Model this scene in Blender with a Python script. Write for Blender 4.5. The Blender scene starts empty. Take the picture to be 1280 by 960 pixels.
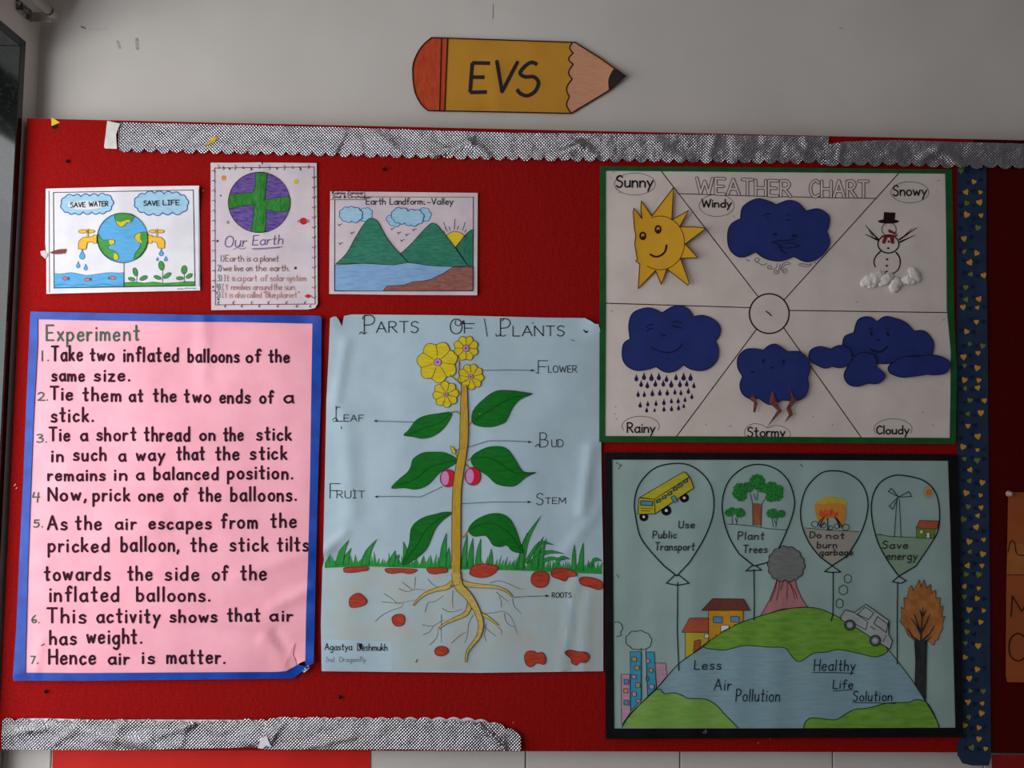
import bpy, math, random
from mathutils import Vector, Matrix, noise
from mathutils.geometry import delaunay_2d_cdt
random.seed(7)
SC = bpy.context.scene
# ------------------------------------------------------------------ camera
F = 1000.0
CAM = Vector((0.0, -1.62, 1.66))
PITCH, YAW, ROLL = math.radians(3.4), math.radians(-1.75), math.radians(0.72)
ROT = Matrix.Rotation(YAW, 3, 'Z') @ Matrix.Rotation(math.pi/2 + PITCH, 3, 'X') @ Matrix.Rotation(ROLL, 3, 'Z')
cd = bpy.data.cameras.new('camera'); cam = bpy.data.objects.new('camera', cd)
SC.collection.objects.link(cam); SC.camera = cam
cam.matrix_world = Matrix.Translation(CAM) @ ROT.to_4x4()
cd.sensor_fit = 'HORIZONTAL'; cd.sensor_width = 36.0; cd.lens = 36.0*F/1280.0
cd.clip_start = 0.02
# ------------------------------------------------------------------ world, light, exposure
w = bpy.data.worlds.new('world'); SC.world = w; w.use_nodes = True
w.node_tree.nodes['Background'].inputs[0].default_value = (0.93, 0.93, 1.0, 1)
w.node_tree.nodes['Background'].inputs[1].default_value = 0.108
SC.view_settings.view_transform = 'Standard'; SC.view_settings.look = 'None'
SC.view_settings.gamma = 1; SC.view_settings.use_curve_mapping = False
SC.view_settings.exposure = 0.0
def area(name, loc, aim, sx, sy, power, col):
    l = bpy.data.lights.new(name, 'AREA'); l.shape = 'RECTANGLE'; l.size = sx; l.size_y = sy
    l.energy = power; l.color = col
    o = bpy.data.objects.new(name, l); SC.collection.objects.link(o); o.location = loc
    d = Vector(aim) - Vector(loc); o.rotation_euler = d.to_track_quat('-Z', 'Y').to_euler()
    return o
area('daylight', (-1.225, -0.92, 1.62), (0.0, -0.92, 1.50), 1.62, 1.45, 35, (0.95, 0.98, 1.0))
area('added_fill_light', (-1.60, -2.75, 1.60), (0.2, -0.6, 1.50), 1.5, 1.5, 19, (0.97, 0.98, 1.0))  # unseen fill light, added to brighten the middle of the front wall
# ------------------------------------------------------------------ helpers
def P(px, py, h=0.0):
    v = ROT @ Vector(((px-640.0)/F, (480.0-py)/F, -1.0))
    t = (-h - CAM.y)/v.y
    return CAM + v*t
def lin(c):
    c = c/255.0
    return c/12.92 if c <= 0.04045 else ((c+0.055)/1.055)**2.4
def RGB(c): return (lin(c[0]), lin(c[1]), lin(c[2]), 1.0)
MATS = {}
def mat(name, rgb, rough=0.75, var=0.10, vs=40.0, stretch=(1, 1, 1), rot=0.0, rgb2=None, spec=0.3,
        metal=0.0, bump=0.0, bs=300.0, detail=3.0, lo=0.35, hi=0.65, bstretch=(1, 1, 1)):
    if name in MATS: return MATS[name]
    m = bpy.data.materials.new(name); m.use_nodes = True
    nt = m.node_tree; b = nt.nodes['Principled BSDF']
    b.inputs['Roughness'].default_value = rough; b.inputs['Metallic'].default_value = metal
    b.inputs['Specular IOR Level'].default_value = spec
    if rgb2 is None: rgb2 = tuple(v*(1-var) for v in rgb)
    tc = nt.nodes.new('ShaderNodeTexCoord'); mp = nt.nodes.new('ShaderNodeMapping')
    mp.inputs['Scale'].default_value = stretch; mp.inputs['Rotation'].default_value = (0, rot, 0)
    nt.links.new(tc.outputs['Object'], mp.inputs[0])
    n = nt.nodes.new('ShaderNodeTexNoise'); n.inputs['Scale'].default_value = vs; n.inputs['Detail'].default_value = detail
    nt.links.new(mp.outputs[0], n.inputs['Vector'])
    mr = nt.nodes.new('ShaderNodeMapRange'); mr.inputs[1].default_value = lo; mr.inputs[2].default_value = hi
    nt.links.new(n.outputs[0], mr.inputs[0])
    mx = nt.nodes.new('ShaderNodeMix'); mx.data_type = 'RGBA'
    mx.inputs[6].default_value = RGB(rgb); mx.inputs[7].default_value = RGB(rgb2)
    nt.links.new(mr.outputs[0], mx.inputs[0]); nt.links.new(mx.outputs[2], b.inputs['Base Color'])
    if bump:
        mp2 = nt.nodes.new('ShaderNodeMapping'); mp2.inputs['Scale'].default_value = bstretch
        nt.links.new(tc.outputs['Object'], mp2.inputs[0])
        n2 = nt.nodes.new('ShaderNodeTexNoise'); n2.inputs['Scale'].default_value = bs; n2.inputs['Detail'].default_value = 4
        nt.links.new(mp2.outputs[0], n2.inputs['Vector'])
        bp = nt.nodes.new('ShaderNodeBump'); bp.inputs['Strength'].default_value = 1.0
        bp.inputs['Distance'].default_value = bump
        nt.links.new(n2.outputs[0], bp.inputs['Height']); nt.links.new(bp.outputs[0], b.inputs['Normal'])
    MATS[name] = m
    return m
def foil(name, tint, rough, dist):
    m = bpy.data.materials.new(name); m.use_nodes = True; nt = m.node_tree; b = nt.nodes['Principled BSDF']
    b.inputs['Metallic'].default_value = 1.0; b.inputs['Roughness'].default_value = rough
    b.inputs['Base Color'].default_value = RGB(tint)
    tc = nt.nodes.new('ShaderNodeTexCoord')
    def mth(op, a, c=None):
        n = nt.nodes.new('ShaderNodeMath'); n.operation = op
        for i, v in enumerate((a, c)):
            if v is None: continue
            if isinstance(v, (int, float)): n.inputs[i].default_value = v
            else: nt.links.new(v, n.inputs[i])
        return n.outputs[0]
    sp = nt.nodes.new('ShaderNodeSeparateXYZ'); nt.links.new(tc.outputs['Object'], sp.inputs[0])
    k = math.pi/0.0062
    a = mth('MULTIPLY', mth('ADD', sp.outputs[0], sp.outputs[2]), k)
    c = mth('MULTIPLY', mth('SUBTRACT', sp.outputs[0], sp.outputs[2]), k)
    g = mth('MULTIPLY', mth('SINE', a), mth('SINE', c))
    g = mth('MULTIPLY', mth('ABSOLUTE', g), 0.8)
    nz = nt.nodes.new('ShaderNodeTexNoise'); nz.inputs['Scale'].default_value = 30; nz.inputs['Detail'].default_value = 3
    nt.links.new(tc.outputs['Object'], nz.inputs['Vector'])
    g = mth('ADD', g, mth('MULTIPLY', nz.outputs[0], 4.6))
    bp = nt.nodes.new('ShaderNodeBump'); bp.inputs['Distance'].default_value = dist
    nt.links.new(g, bp.inputs['Height']); nt.links.new(bp.outputs[0], b.inputs['Normal'])
    return m
def smooth(pts, closed=False, sub=5):
    n = len(pts)
    if n < 3: return list(pts)
    out = []
    rng = n if closed else n-1
    for i in range(rng):
        if closed: p0, p1, p2, p3 = pts[(i-1) % n], pts[i], pts[(i+1) % n], pts[(i+2) % n]
        else: p0, p1, p2, p3 = pts[max(i-1, 0)], pts[i], pts[i+1], pts[min(i+2, n-1)]
        for k in range(sub):
            t = k/sub; t2 = t*t; t3 = t2*t
            out.append(tuple(0.5*((2*p1[j]) + (-p0[j]+p2[j])*t + (2*p0[j]-5*p1[j]+4*p2[j]-p3[j])*t2 + (-p0[j]+3*p1[j]-3*p2[j]+p3[j])*t3) for j in (0, 1)))
    if not closed: out.append(tuple(pts[-1][:2]))
    return out
def segs(ss, sub=5):
    out = []
    for s in ss: out += smooth(s, False, sub)[:-1]
    return out
def ell(cx, cy, rx, ry=None, n=24, a0=0, a1=360, rot=0):
    ry = rx if ry is None else ry; r = []
    full = abs(a1-a0) >= 360
    for i in range(n if full else n+1):
        t = math.radians(a0+(a1-a0)*i/n); x, y = rx*math.cos(t), ry*math.sin(t)
        c, s = math.cos(math.radians(rot)), math.sin(math.radians(rot))
        r.append((cx+x*c-y*s, cy+x*s+y*c))
    return r
def scal(pts, b=0.35, k=5):
    """closed outline whose consecutive points are joined by outward bulging arcs"""
    out = []; n = len(pts)
    ar = sum(pts[i][0]*pts[(i+1) % n][1]-pts[(i+1) % n][0]*pts[i][1] for i in range(n))
    sg = 1 if ar > 0 else -1
    for i in range(n):
        (x0, y0), (x1, y1) = pts[i], pts[(i+1) % n]
        dx, dy = x1-x0, y1-y0
        for j in range(k):
            t = j/k; q = 4*t*(1-t)*b
            out.append((x0+dx*t+sg*dy*q, y0+dy*t-sg*dx*q))
    return out
def fr(ox, oy, s):
    return lambda pts: [(ox+p[0]/s, oy+p[1]/s) for p in pts]
def bez_drop(cx, cy, w, h):
    return [(cx, cy-h/2), (cx+w*.22, cy-h*.12), (cx+w*.48, cy+h*.14), (cx+w*.42, cy+h*.36), (cx+w*.15, cy+h*.5),
            (cx-w*.2, cy+h*.49), (cx-w*.45, cy+h*.34), (cx-w*.48, cy+h*.12), (cx-w*.22, cy-h*.12)]
def inside(poly, x, y):
    c = False; n = len(poly); j = n-1
    for i in range(n):
        xi, yi = poly[i]; xj, yj = poly[j]
        if (yi > y) != (yj > y) and x < (xj-xi)*(y-yi)/(yj-yi)+xi: c = not c
        j = i
    return c
# ------------------------------------------------------------------ hand lettering (single stroke letters)
GL = {
 'a': (.45, "c .42,.42 .28,.55 .1,.48 0,.27 .1,.04 .25,0 .42,.16|l .43,.56 .43,.14 .48,0"),
 'b': (.43, "l 0,1 0,0|c 0,.35 .12,.52 .3,.52 .42,.28 .3,.03 .14,0 0,.12"),
 'c': (.38, "c .36,.46 .22,.55 .05,.42 0,.25 .08,.05 .22,0 .38,.1"),
 'd': (.45, "c .43,.4 .28,.53 .1,.46 0,.25 .1,.03 .25,0 .43,.16|l .43,1 .43,0"),
 'e': (.40, "c .02,.28 .2,.3 .38,.32 .36,.48 .22,.56 .06,.46 0,.25 .08,.04 .24,0 .4,.1"),
 'f': (.34, "c .38,.9 .28,1.02 .16,.93 .14,.7 .14,.4 .14,0|l 0,.56 .32,.58"),
 'g': (.45, "c .42,.42 .28,.55 .1,.48 0,.27 .1,.04 .25,0 .42,.16|c .43,.56 .43,.1 .42,-.22 .26,-.4 .06,-.3"),
 'h': (.40, "l 0,1 0,0|c 0,.33 .12,.5 .28,.53 .38,.38 .39,.2 .39,0"),
 'i': (.06, "l .03,.55 .03,0|l .03,.8 .035,.83"),
 'j': (.2, "c .18,.55 .18,.1 .15,-.25 0,-.35|l .18,.8 .18,.83"),
 'k': (.38, "l 0,1 0,0|l .34,.52 .02,.22|l .12,.3 .38,0"),
 'l': (.05, "l .02,1 .02,0"),
 'm': (.62, "l 0,.55 0,0|c 0,.33 .1,.5 .22,.53 .3,.38 .3,.2 .3,0|c .3,.33 .4,.5 .52,.53 .6,.38 .61,.2 .61,0"),
 'n': (.40, "l 0,.55 0,0|c 0,.33 .12,.5 .28,.53 .38,.38 .39,.2 .39,0"),
 'o': (.44, "o .22,.54 .06,.44 0,.26 .08,.06 .22,0 .37,.06 .44,.26 .37,.46"),
 'p': (.43, "l 0,.54 0,-.4|c 0,.35 .12,.52 .3,.52 .42,.28 .3,.03 .14,0 0,.12"),
 'q': (.45, "c .42,.42 .28,.55 .1,.48 0,.27 .1,.04 .25,0 .42,.16|l .43,.56 .43,-.4"),
 'r': (.28, "l 0,.55 0,0|c 0,.28 .1,.46 .2,.53 .3,.5"),
 's': (.36, "c .35,.47 .2,.56 .05,.48 .07,.34 .28,.25 .36,.14 .24,.01 0,.05"),
 't': (.34, "c .16,.95 .16,.5 .16,.1 .2,0 .3,.04|l 0,.58 .34,.6"),
 'u': (.40, "c 0,.55 0,.3 .03,.06 .16,0 .3,.06 .39,.22|l .39,.55 .39,0"),
 'v': (.36, "l 0,.55 .18,0 .36,.55"),
 'w': (.60, "l 0,.55 .14,.02 .3,.45 .45,.02 .6,.55"),
 'x': (.36, "l 0,.55 .36,0|l .36,.55 0,0"),
 'y': (.40, "l 0,.55 .2,.06|l .42,.55 .2,.06 .05,-.36"),
 'z': (.36, "l 0,.54 .35,.54 0,0 .38,0"),
 'A': (.62, "l 0,0 .3,1 .62,0|l .1,.36 .52,.36"),
 'B': (.5, "l 0,0 0,1|c 0,1 .3,1 .42,.78 .3,.54 0,.52|c .2,.52 .45,.46 .5,.25 .32,.02 0,0"),
 'C': (.5, "c .5,.86 .3,1 .08,.82 0,.5 .08,.15 .28,0 .52,.14"),
 'D': (.55, "l 0,0 0,1|c 0,1 .3,.97 .52,.72 .52,.3 .3,.03 0,0"),
 'E': (.48, "l .48,1 0,1 0,0 .48,0|l 0,.5 .4,.5"),
 'F': (.46, "l .48,1 0,1 0,0|l 0,.52 .38,.52"),
 'G': (.56, "c .52,.86 .3,1 .08,.82 0,.5 .08,.12 .3,0 .5,.12 .52,.42|l .32,.42 .55,.42"),
 'H': (.55, "l 0,0 0,1|l .55,0 .55,1|l 0,.5 .55,.5"),
 'I': (.3, "l 0,1 .3,1|l .15,1 .15,0|l 0,0 .3,0"),
 'K': (.5, "l 0,1 0,0|l .46,1 0,.45|l .14,.58 .5,0"),
 'L': (.44, "l 0,1 0,0 .44,0"),
 'M': (.68, "l 0,0 .04,1 .34,.25 .64,1 .68,0"),
 'N': (.56, "l 0,0 0,1 .56,0 .56,1"),
 'O': (.62, "o .31,1 .08,.85 0,.5 .08,.14 .31,0 .54,.14 .62,.5 .54,.85"),
 'P': (.48, "l 0,0 0,1|c 0,1 .32,1 .46,.76 .32,.5 0,.46"),
 'R': (.52, "l 0,0 0,1|c 0,1 .32,1 .46,.78 .32,.53 0,.5|l .18,.5 .52,0"),
 'S': (.46, "c .44,.88 .26,1.02 .05,.88 .05,.64 .28,.52 .44,.34 .36,.06 .16,-.02 0,.12"),
 'T': (.55, "l 0,1 .55,1|l .28,1 .28,0"),
 'U': (.5, "c 0,1 0,.4 .06,.08 .25,0 .44,.08 .5,.4 .5,1"),
 'V': (.56, "l 0,1 .28,0 .56,1"),
 'W': (.85, "l 0,1 .2,0 .42,.8 .64,0 .85,1"),
 'Z': (.45, "l 0,1 .45,1 0,0 .45,0"),
 '1': (.1, "l .05,1 .05,0"), '2': (.45, "c .02,.8 .2,1 .4,.85 .34,.5 .02,.02|l .02,.02 .48,.02"),
 '3': (.42, "c .02,.92 .25,1 .38,.8 .14,.55|c .14,.55 .4,.45 .38,.12 .16,0 0,.1"),
 '4': (.45, "l .1,.95 0,.4 .45,.42|l .38,.9 .3,-.15"), '5': (.42, "l .4,1 .08,1 .06,.6|c .06,.6 .34,.6 .38,.25 .2,0 0,.08"),
 '6': (.4, "c .3,1 .08,.7 0,.3 .14,0 .34,.1 .34,.4 .06,.34"), '7': (.42, "l 0,1 .42,1 .12,0"),
 '.': (.08, "l .04,.03 .05,.06"), ',': (.1, "l .07,.08 .0,-.14"), ':': (.08, "l .04,.1 .04,.14|l .04,.42 .04,.46"),
 '-': (.25, "l 0,.3 .25,.3"), '"': (.2, "l .04,1 .02,.8|l .16,1 .14,.8"), ')': (.18, "c 0,1 .15,.5 0,-.05"),
 '&': (.5, "c .5,.1 .1,.7 .2,.95 .32,.75 0,.2 .2,0 .5,.4"), ' ': (.36, ""),
}
def glyph(ch):
    w_, s = GL[ch]; out = []
    for part in s.split('|'):
        if not part: continue
        k, *pp = part.split(); pts = [tuple(float(v) for v in q.split(',')) for q in pp]
        if k == 'c': out.append(smooth(pts, False, 3))
        elif k == 'o': q = smooth(pts, True, 3); out.append(q+[q[0]])
        else: out.append(pts)
    return w_, out
# ------------------------------------------------------------------ object builders
def link(o, parent=None):
    SC.collection.objects.link(o)
    if parent: o.parent = parent
    return o
def tag(o, label=None, cat=None, group=None, kind=None):
    for k, v in (('label', label), ('category', cat), ('group', group), ('kind', kind)):
        if v: o[k] = v
    return o
LSTEP = 0.00028
class Draw:
    """collects flat fills, brush strokes and lettering that lie on one (gently bent) surface"""
    def __init__(s, sheet, name, hf=None, parent=None, label=None):
        s.sh = sheet; s.name = name; s.hf = hf or sheet.hf; s.parent = parent or sheet.root; s.label = label
        s.v = []; s.f = []; s.mi = []; s.m = []
    def mid(s, m):
        if m not in s.m: s.m.append(m)
        return s.m.index(m)
    def pt(s, x, y, L):
        s.v.append(P(x, y, s.hf(x, y)+L*LSTEP)-s.sh.loc); return len(s.v)-1
    def fill(s, pts, m, L=1, grid=7.0, outline=None, ow=1.0, oL=None):
        pts = [tuple(p[:2]) for p in pts]
        q = []
        for i, a in enumerate(pts):
            b = pts[(i+1) % len(pts)]; d = math.hypot(b[0]-a[0], b[1]-a[1])
            if d < 1e-4: continue
            k = max(1, int(d/grid+.5))
            for j in range(k): q.append((a[0]+(b[0]-a[0])*j/k, a[1]+(b[1]-a[1])*j/k))
        n = len(q)
        xs = [p[0] for p in q]; ys = [p[1] for p in q]
        pv = list(q); x = min(xs)+grid*.5; hb = {}
        for p in q: hb.setdefault((int(p[0]//grid), int(p[1]//grid)), []).append(p)
        def clear(x, y):
            cx, cy = int(x//grid), int(y//grid)
            return all((x-p[0])**2+(y-p[1])**2 > (.66*grid)**2 for i in (-1, 0, 1) for j in (-1, 0, 1) for p in hb.get((cx+i, cy+j), ()))
        while x < max(xs):
            y = min(ys)+grid*.5
            while y < max(ys):
                if clear(x, y) and inside(q, x, y): pv.append((x, y))
                y += grid
            x += grid
        vo, eo, fo, _, _, _ = delaunay_2d_cdt([Vector(p) for p in pv], [], [list(range(n))], 1, 1e-4)
        i0 = len(s.v); mi = s.mid(m)
        for p in vo: s.pt(p.x, p.y, L)
        for f in fo:
            if len(f) < 3: continue
            a, b, c = vo[f[0]], vo[f[1]], vo[f[2]]
            cr = (b-a).cross(c-a)
            f = list(f) if cr < 0 else list(reversed(f))
            s.f.append([i0+i for i in f]); s.mi.append(mi)
        if outline: s.line(pts+[pts[0]], ow, outline, L+1 if oL is None else oL)
        return s
    def disc(s, x, y, r, m, L, n=8):
        i0 = len(s.v); mi = s.mid(m)
        for k in range(n):
            t = -2*math.pi*k/n; s.pt(x+r*math.cos(t), y+r*math.sin(t), L)
        s.f.append([i0+k for k in range(n)]); s.mi.append(mi)
    def line(s, pts, w_, m, L=2, w1=None, caps=True, step=6.0):
        q = [tuple(pts[0][:2])]; ws = []
        for a, b in zip(pts[:-1], pts[1:]):
            d = math.hypot(b[0]-a[0], b[1]-a[1])
            if d < 1e-5: continue
            k = max(1, int(math.ceil(d/step)))
            for j in range(1, k+1): q.append((a[0]+(b[0]-a[0])*j/k, a[1]+(b[1]-a[1])*j/k))
        if len(q) < 2: s.disc(q[0][0], q[0][1], w_/2, m, L); return s
        mi = s.mid(m); n = len(q); w1 = w_ if w1 is None else w1
        prev = None; i_prev = None
        for i in range(n):
            a = q[max(i-1, 0)]; c = q[min(i+1, n-1)]; b = q[i]
            d1 = Vector((b[0]-a[0], b[1]-a[1])); d2 = Vector((c[0]-b[0], c[1]-b[1]))
            hw = (w_+(w1-w_)*i/(n-1))/2
            sharp = 0 < i < n-1 and d1.length > 0 and d2.length > 0 and d1.normalized().dot(d2.normalized()) < 0.8
            if i == 0: ds = [d2]
            elif i == n-1: ds = [d1]
            elif sharp: ds = [d1, d2]
            else: ds = [d1.normalized()+d2.normalized()]
            for j, d in enumerate(ds):
                d = d.normalized(); nx, ny = -d.y*hw, d.x*hw
                ia = s.pt(b[0]+nx, b[1]+ny, L); ib = s.pt(b[0]-nx, b[1]-ny, L)
                if prev is not None and j == 0:
                    s.f.append([prev[0], ia, ib, prev[1]]); s.mi.append(mi)
                prev = (ia, ib)
            if caps and (i in (0, n-1) or sharp) and hw > .3: s.disc(b[0], b[1], hw, m, L)
        return s
    def text(s, t, x0, x1, y, cap, w_, m, L=3, y1=None, slant=0.0, sp=.17, jit=0.012):
        y1 = y if y1 is None else y1
        gl = [glyph(c) for c in t]
        tot = sum(g[0] for g in gl)+sp*(len(gl)-1)
        sx = (x1-x0)/max(tot, .05) if len(t) > 1 else (x1-x0)/max(gl[0][0], .2)
        cx = 0.0
        for wd, pl in gl:
            jx, jy, js = random.uniform(-jit, jit), random.uniform(-jit, jit), random.uniform(-.02, .02)
            for p in pl:
                out = []
                for (gx, gy) in p:
                    yy = gy*(1+js)+jy
                    X = x0+(cx+gx+jx)*sx+slant*yy*cap
                    t_ = (X-x0)/max(x1-x0, 1e-6)
                    out.append((X, y+(y1-y)*t_-yy*cap))
                s.line(out, w_, m, L, step=8)
            cx += wd+sp
        return s
    def build(s, thick=0.0, smoothsh=True):
        me = bpy.data.meshes.new(s.name); me.from_pydata([tuple(v) for v in s.v], [], s.f)
        for m in s.m: me.materials.append(m)
        me.polygons.foreach_set('material_index', s.mi)
        if smoothsh: me.polygons.foreach_set('use_smooth', [True]*len(me.polygons))
        me.update()
        o = bpy.data.objects.new(s.name, me); link(o, s.parent)
        if s.label: o['label'] = s.label
        if thick:
            md = o.modifiers.new('solid', 'SOLIDIFY'); md.thickness = thick; md.offset = -1
            es = o.modifiers.new('split', 'EDGE_SPLIT'); es.split_angle = math.radians(50)
        return o
class Sheet:
    def __init__(s, name, label, cat, hf, ox, oy, group=None):
        s.loc = P(ox, oy, 0.0); s.hf = hf
        s.root = bpy.data.objects.new(name, None); s.root.empty_display_size = .05
        link(s.root); s.root.location = s.loc; tag(s.root, label, cat, group)
    def part(s, name, label=None, hf=None, parent=None): return Draw(s, name, hf, parent, label)
def bump1(d, w_): return math.exp(-(d/w_)**2)
def segd(x, y, a):
    x0, y0, x1, y1 = a; dx, dy = x1-x0, y1-y0
    t = max(0, min(1, ((x-x0)*dx+(y-y0)*dy)/(dx*dx+dy*dy)))
    return math.hypot(x-x0-t*dx, y-y0-t*dy)
def wrinkle(seed, base=.0025, amp=.0008, Lx=70, Ly=120, creases=(), fine=.0002, Lf=18, corner=()):
    def h(x, y):
        v = base+.0006 + amp*noise.noise(Vector((x/Lx, y/Ly, seed))) + fine*noise.noise(Vector((x/Lf, y/Lf/1.5, seed+5)))
        for (a, A, wd) in creases: v += 1.5*A*bump1(segd(x, y, a), wd)
        for (cx, cy, A, r) in corner: v += A*bump1(math.hypot(x-cx, y-cy), r)
        return max(v, .0003)
    return h
def box(name, x0, x1, y0, y1, z0, z1, m, parent=None, bevel=0.0):
    if parent is not None: off = parent.location
    else: off = Vector((0, 0, 0))
    vs = [(x, y, z) for x in (x0, x1) for y in (y0, y1) for z in (z0, z1)]
    c = Vector(((x0+x1)/2, (y0+y1)/2, z0))
    base = c if parent is None else Vector((0, 0, 0))
    vs = [tuple(Vector(v)-off-base if parent is not None else Vector(v)-c) for v in vs]
    fs = [(0, 1, 3, 2), (4, 6, 7, 5), (0, 4, 5, 1), (2, 3, 7, 6), (0, 2, 6, 4), (1, 5, 7, 3)]
    me = bpy.data.meshes.new(name); me.from_pydata(vs, [], fs); me.materials.append(m); me.update()
    o = bpy.data.objects.new(name, me); link(o, parent)
    if parent is None: o.location = c
    if bevel:
        b = o.modifiers.new('bevel', 'BEVEL'); b.width = bevel; b.segments = 2
    return o
def boxes(name, bl, m, parent=None, loc=None):
    """several touching boxes in one mesh (one piece of structure)"""
    off = Vector(loc) if loc is not None else Vector((0, 0, 0)); V = []; Fc = []
    for (x0, x1, y0, y1, z0, z1) in bl:
        i = len(V); V += [tuple(Vector((x, y, z))-off) for x in (x0, x1) for y in (y0, y1) for z in (z0, z1)]
        Fc += [tuple(i+k for k in f) for f in [(0, 1, 3, 2), (4, 6, 7, 5), (0, 4, 5, 1), (2, 3, 7, 6), (0, 2, 6, 4), (1, 5, 7, 3)]]
    me = bpy.data.meshes.new(name); me.from_pydata(V, [], Fc); me.materials.append(m); me.update()
    o = bpy.data.objects.new(name, me); link(o, parent)
    if parent is None: o.location = off
    return o
def lathe(name, prof, m, parent=None, loc=(0, 0, 0), axis='Y', n=16, label=None):
    V = []; Fc = []
    for (r, t) in prof:
        for k in range(n):
            a = 2*math.pi*k/n; u, v = r*math.cos(a), r*math.sin(a)
            V.append({'Y': (u, t, v), 'X': (t, u, v), 'Z': (u, v, t)}[axis])
    for i in range(len(prof)-1):
        for k in range(n):
            Fc.append((i*n+k, i*n+(k+1) % n, (i+1)*n+(k+1) % n, (i+1)*n+k))
    Fc.append(tuple(range(n))); Fc.append(tuple(reversed(range((len(prof)-1)*n, len(prof)*n))))
    me = bpy.data.meshes.new(name); me.from_pydata(V, [], Fc); me.materials.append(m)
    me.polygons.foreach_set('use_smooth', [len(f) == 4 for f in Fc]); me.update()
    o = bpy.data.objects.new(name, me); link(o, parent); o.location = loc
    if label: o['label'] = label
    return o
# ------------------------------------------------------------------ materials
M_WALL = mat('wall_paint', (214, 207, 201), .55, vs=3, rgb2=(204, 197, 191), spec=.25, bump=.0006, bs=14)
M_TILE = mat('wall_tile', (222, 216, 210), .35, var=.03, vs=6, spec=.4)
M_GROUT = mat('grout', (120, 112, 105), .9, vs=80)
M_FELT = mat('red_felt', (158, 22, 20), .95, vs=260, rgb2=(136, 15, 15), spec=.05, bump=.0012, bs=90, bstretch=(1, 1, .5), detail=5)
M_FELT2 = mat('red_felt_dark', (84, 10, 10), .95, vs=260, rgb2=(70, 7, 8), spec=.05, bump=.001, bs=200)
M_GRAN = mat('black_granite', (18, 20, 18), .1, vs=160, rgb2=(44, 48, 44), spec=.5, detail=8, lo=.5, hi=.8)
M_FLOOR = mat('floor_tile', (150, 142, 132), .4, vs=4)
M_CEIL = mat('ceiling_paint', (205, 202, 198), .9, vs=3, var=.03)
M_ALU = mat('window_metal', (170, 172, 175), .4, vs=20, metal=.8)
M_BLK = mat('black_ink', (18, 16, 20), .8, vs=60, rgb2=(28, 26, 30), spec=.12)
M_MAR = mat('maroon_ink', (44, 6, 26), .75, vs=120, rgb2=(56, 12, 36), spec=.15)
M_GINK = mat('green_ink', (44, 86, 66), .5, vs=120, rgb2=(60, 98, 78), spec=.15)
M_PINKP = mat('pink_paper', (252, 176, 190), .62, vs=18, rgb2=(246, 166, 182), spec=.3, bump=.0004, bs=45)
M_BTAPE = mat('blue_tape', (4, 54, 150), .38, vs=30, rgb2=(10, 72, 176), spec=.3, bump=.0004, bs=60)
M_BLUEP = mat('blue_paper', (182, 203, 214), .6, vs=14, rgb2=(172, 194, 206), spec=.3, bump=.0005, bs=40)
M_CREAM = mat('cream_paper', (226, 212, 204), .6, vs=14, rgb2=(216, 202, 194), spec=.3, bump=.0004, bs=40)
M_WPAP = mat('white_paper', (232, 228, 232), .6, vs=20, rgb2=(222, 218, 224), spec=.3, bump=.0003, bs=60)
M_WPAP2 = mat('mauve_paper', (222, 206, 212), .6, vs=20, rgb2=(210, 194, 202), spec=.3, bump=.0003, bs=60)
M_MINT = mat('mint_paper', (160, 184, 180), .6, vs=10, rgb2=(150, 174, 170), spec=.3, bump=.0004, bs=40)
M_GTAPE = mat('green_tape', (16, 92, 40), .45, vs=30, rgb2=(12, 78, 34), spec=.4)
M_BKTAPE = mat('black_tape', (11, 11, 14), .55, vs=30, rgb2=(17, 17, 20), spec=.2)
M_NAVY = mat('navy_foam', (42, 54, 120), .85, vs=30, rgb2=(38, 50, 114), spec=.2)
M_NAVYL = mat('navy_line', (12, 20, 60), .8, vs=90)
def cry(n, c, c2, rot=0, vs=60, st=(1, 1, 5)): return mat(n, c, .65, vs=vs, rgb2=c2, stretch=st, rot=rot, spec=.12, lo=.3, hi=.7)
M_YEL = cry('yellow_marker', (228, 204, 48), (208, 184, 36))
M_STEM = cry('stem_ochre', (206, 166, 60), (182, 142, 50), st=(5, 1, 1))
M_ROOT = cry('root_ochre', (214, 186, 110), (188, 162, 70), vs=90)
M_LEAF = cry('leaf_green', (22, 118, 34), (16, 100, 30), rot=.6)
M_LEAFL = cry('leaf_line', (12, 62, 24), (12, 52, 22))
M_GRASS = cry('grass_green', (54, 156, 70), (38, 132, 56), st=(5, 1, 1))
M_STONE = cry('stone_red', (190, 76, 54), (164, 52, 40), rot=.5)
M_STONEL = cry('stone_line', (120, 28, 26), (110, 24, 24))
M_SOIL = mat('soil_wash', (180, 186, 182), .7, vs=20, rgb2=(176, 194, 200), spec=.25, detail=6)
M_GREY = cry('pencil_grey', (92, 96, 110), (110, 112, 124))
M_CRIM = cry('fruit_red', (214, 34, 58), (196, 24, 48))
M_LILAC = cry('lilac', (214, 150, 200), (200, 136, 190))
M_WHITE = mat('white_crease', (240, 242, 248), .5, var=.03)
M_SKYB = cry('sky_blue', (104, 178, 222), (84, 160, 212), rot=.3)
M_SKYL = cry('pale_blue', (176, 210, 230), (150, 196, 222), rot=.3)
M_OUTB = cry('outline_blue', (40, 100, 164), (34, 88, 150))
M_GRN = cry('mid_green', (84, 160, 78), (62, 140, 66))
M_TAPY = cry('tap_yellow', (246, 192, 68), (236, 176, 50))
M_PURP = cry('purple_crayon', (126, 98, 158), (72, 56, 140), rot=.9, st=(1, 1, 4), vs=70)
M_GRNV = cry('green_crayon', (30, 108, 36), (66, 142, 66), st=(4, 1, 1), vs=90)
M_PURI = cry('purple_ink', (112, 88, 150), (96, 76, 140))
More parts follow.
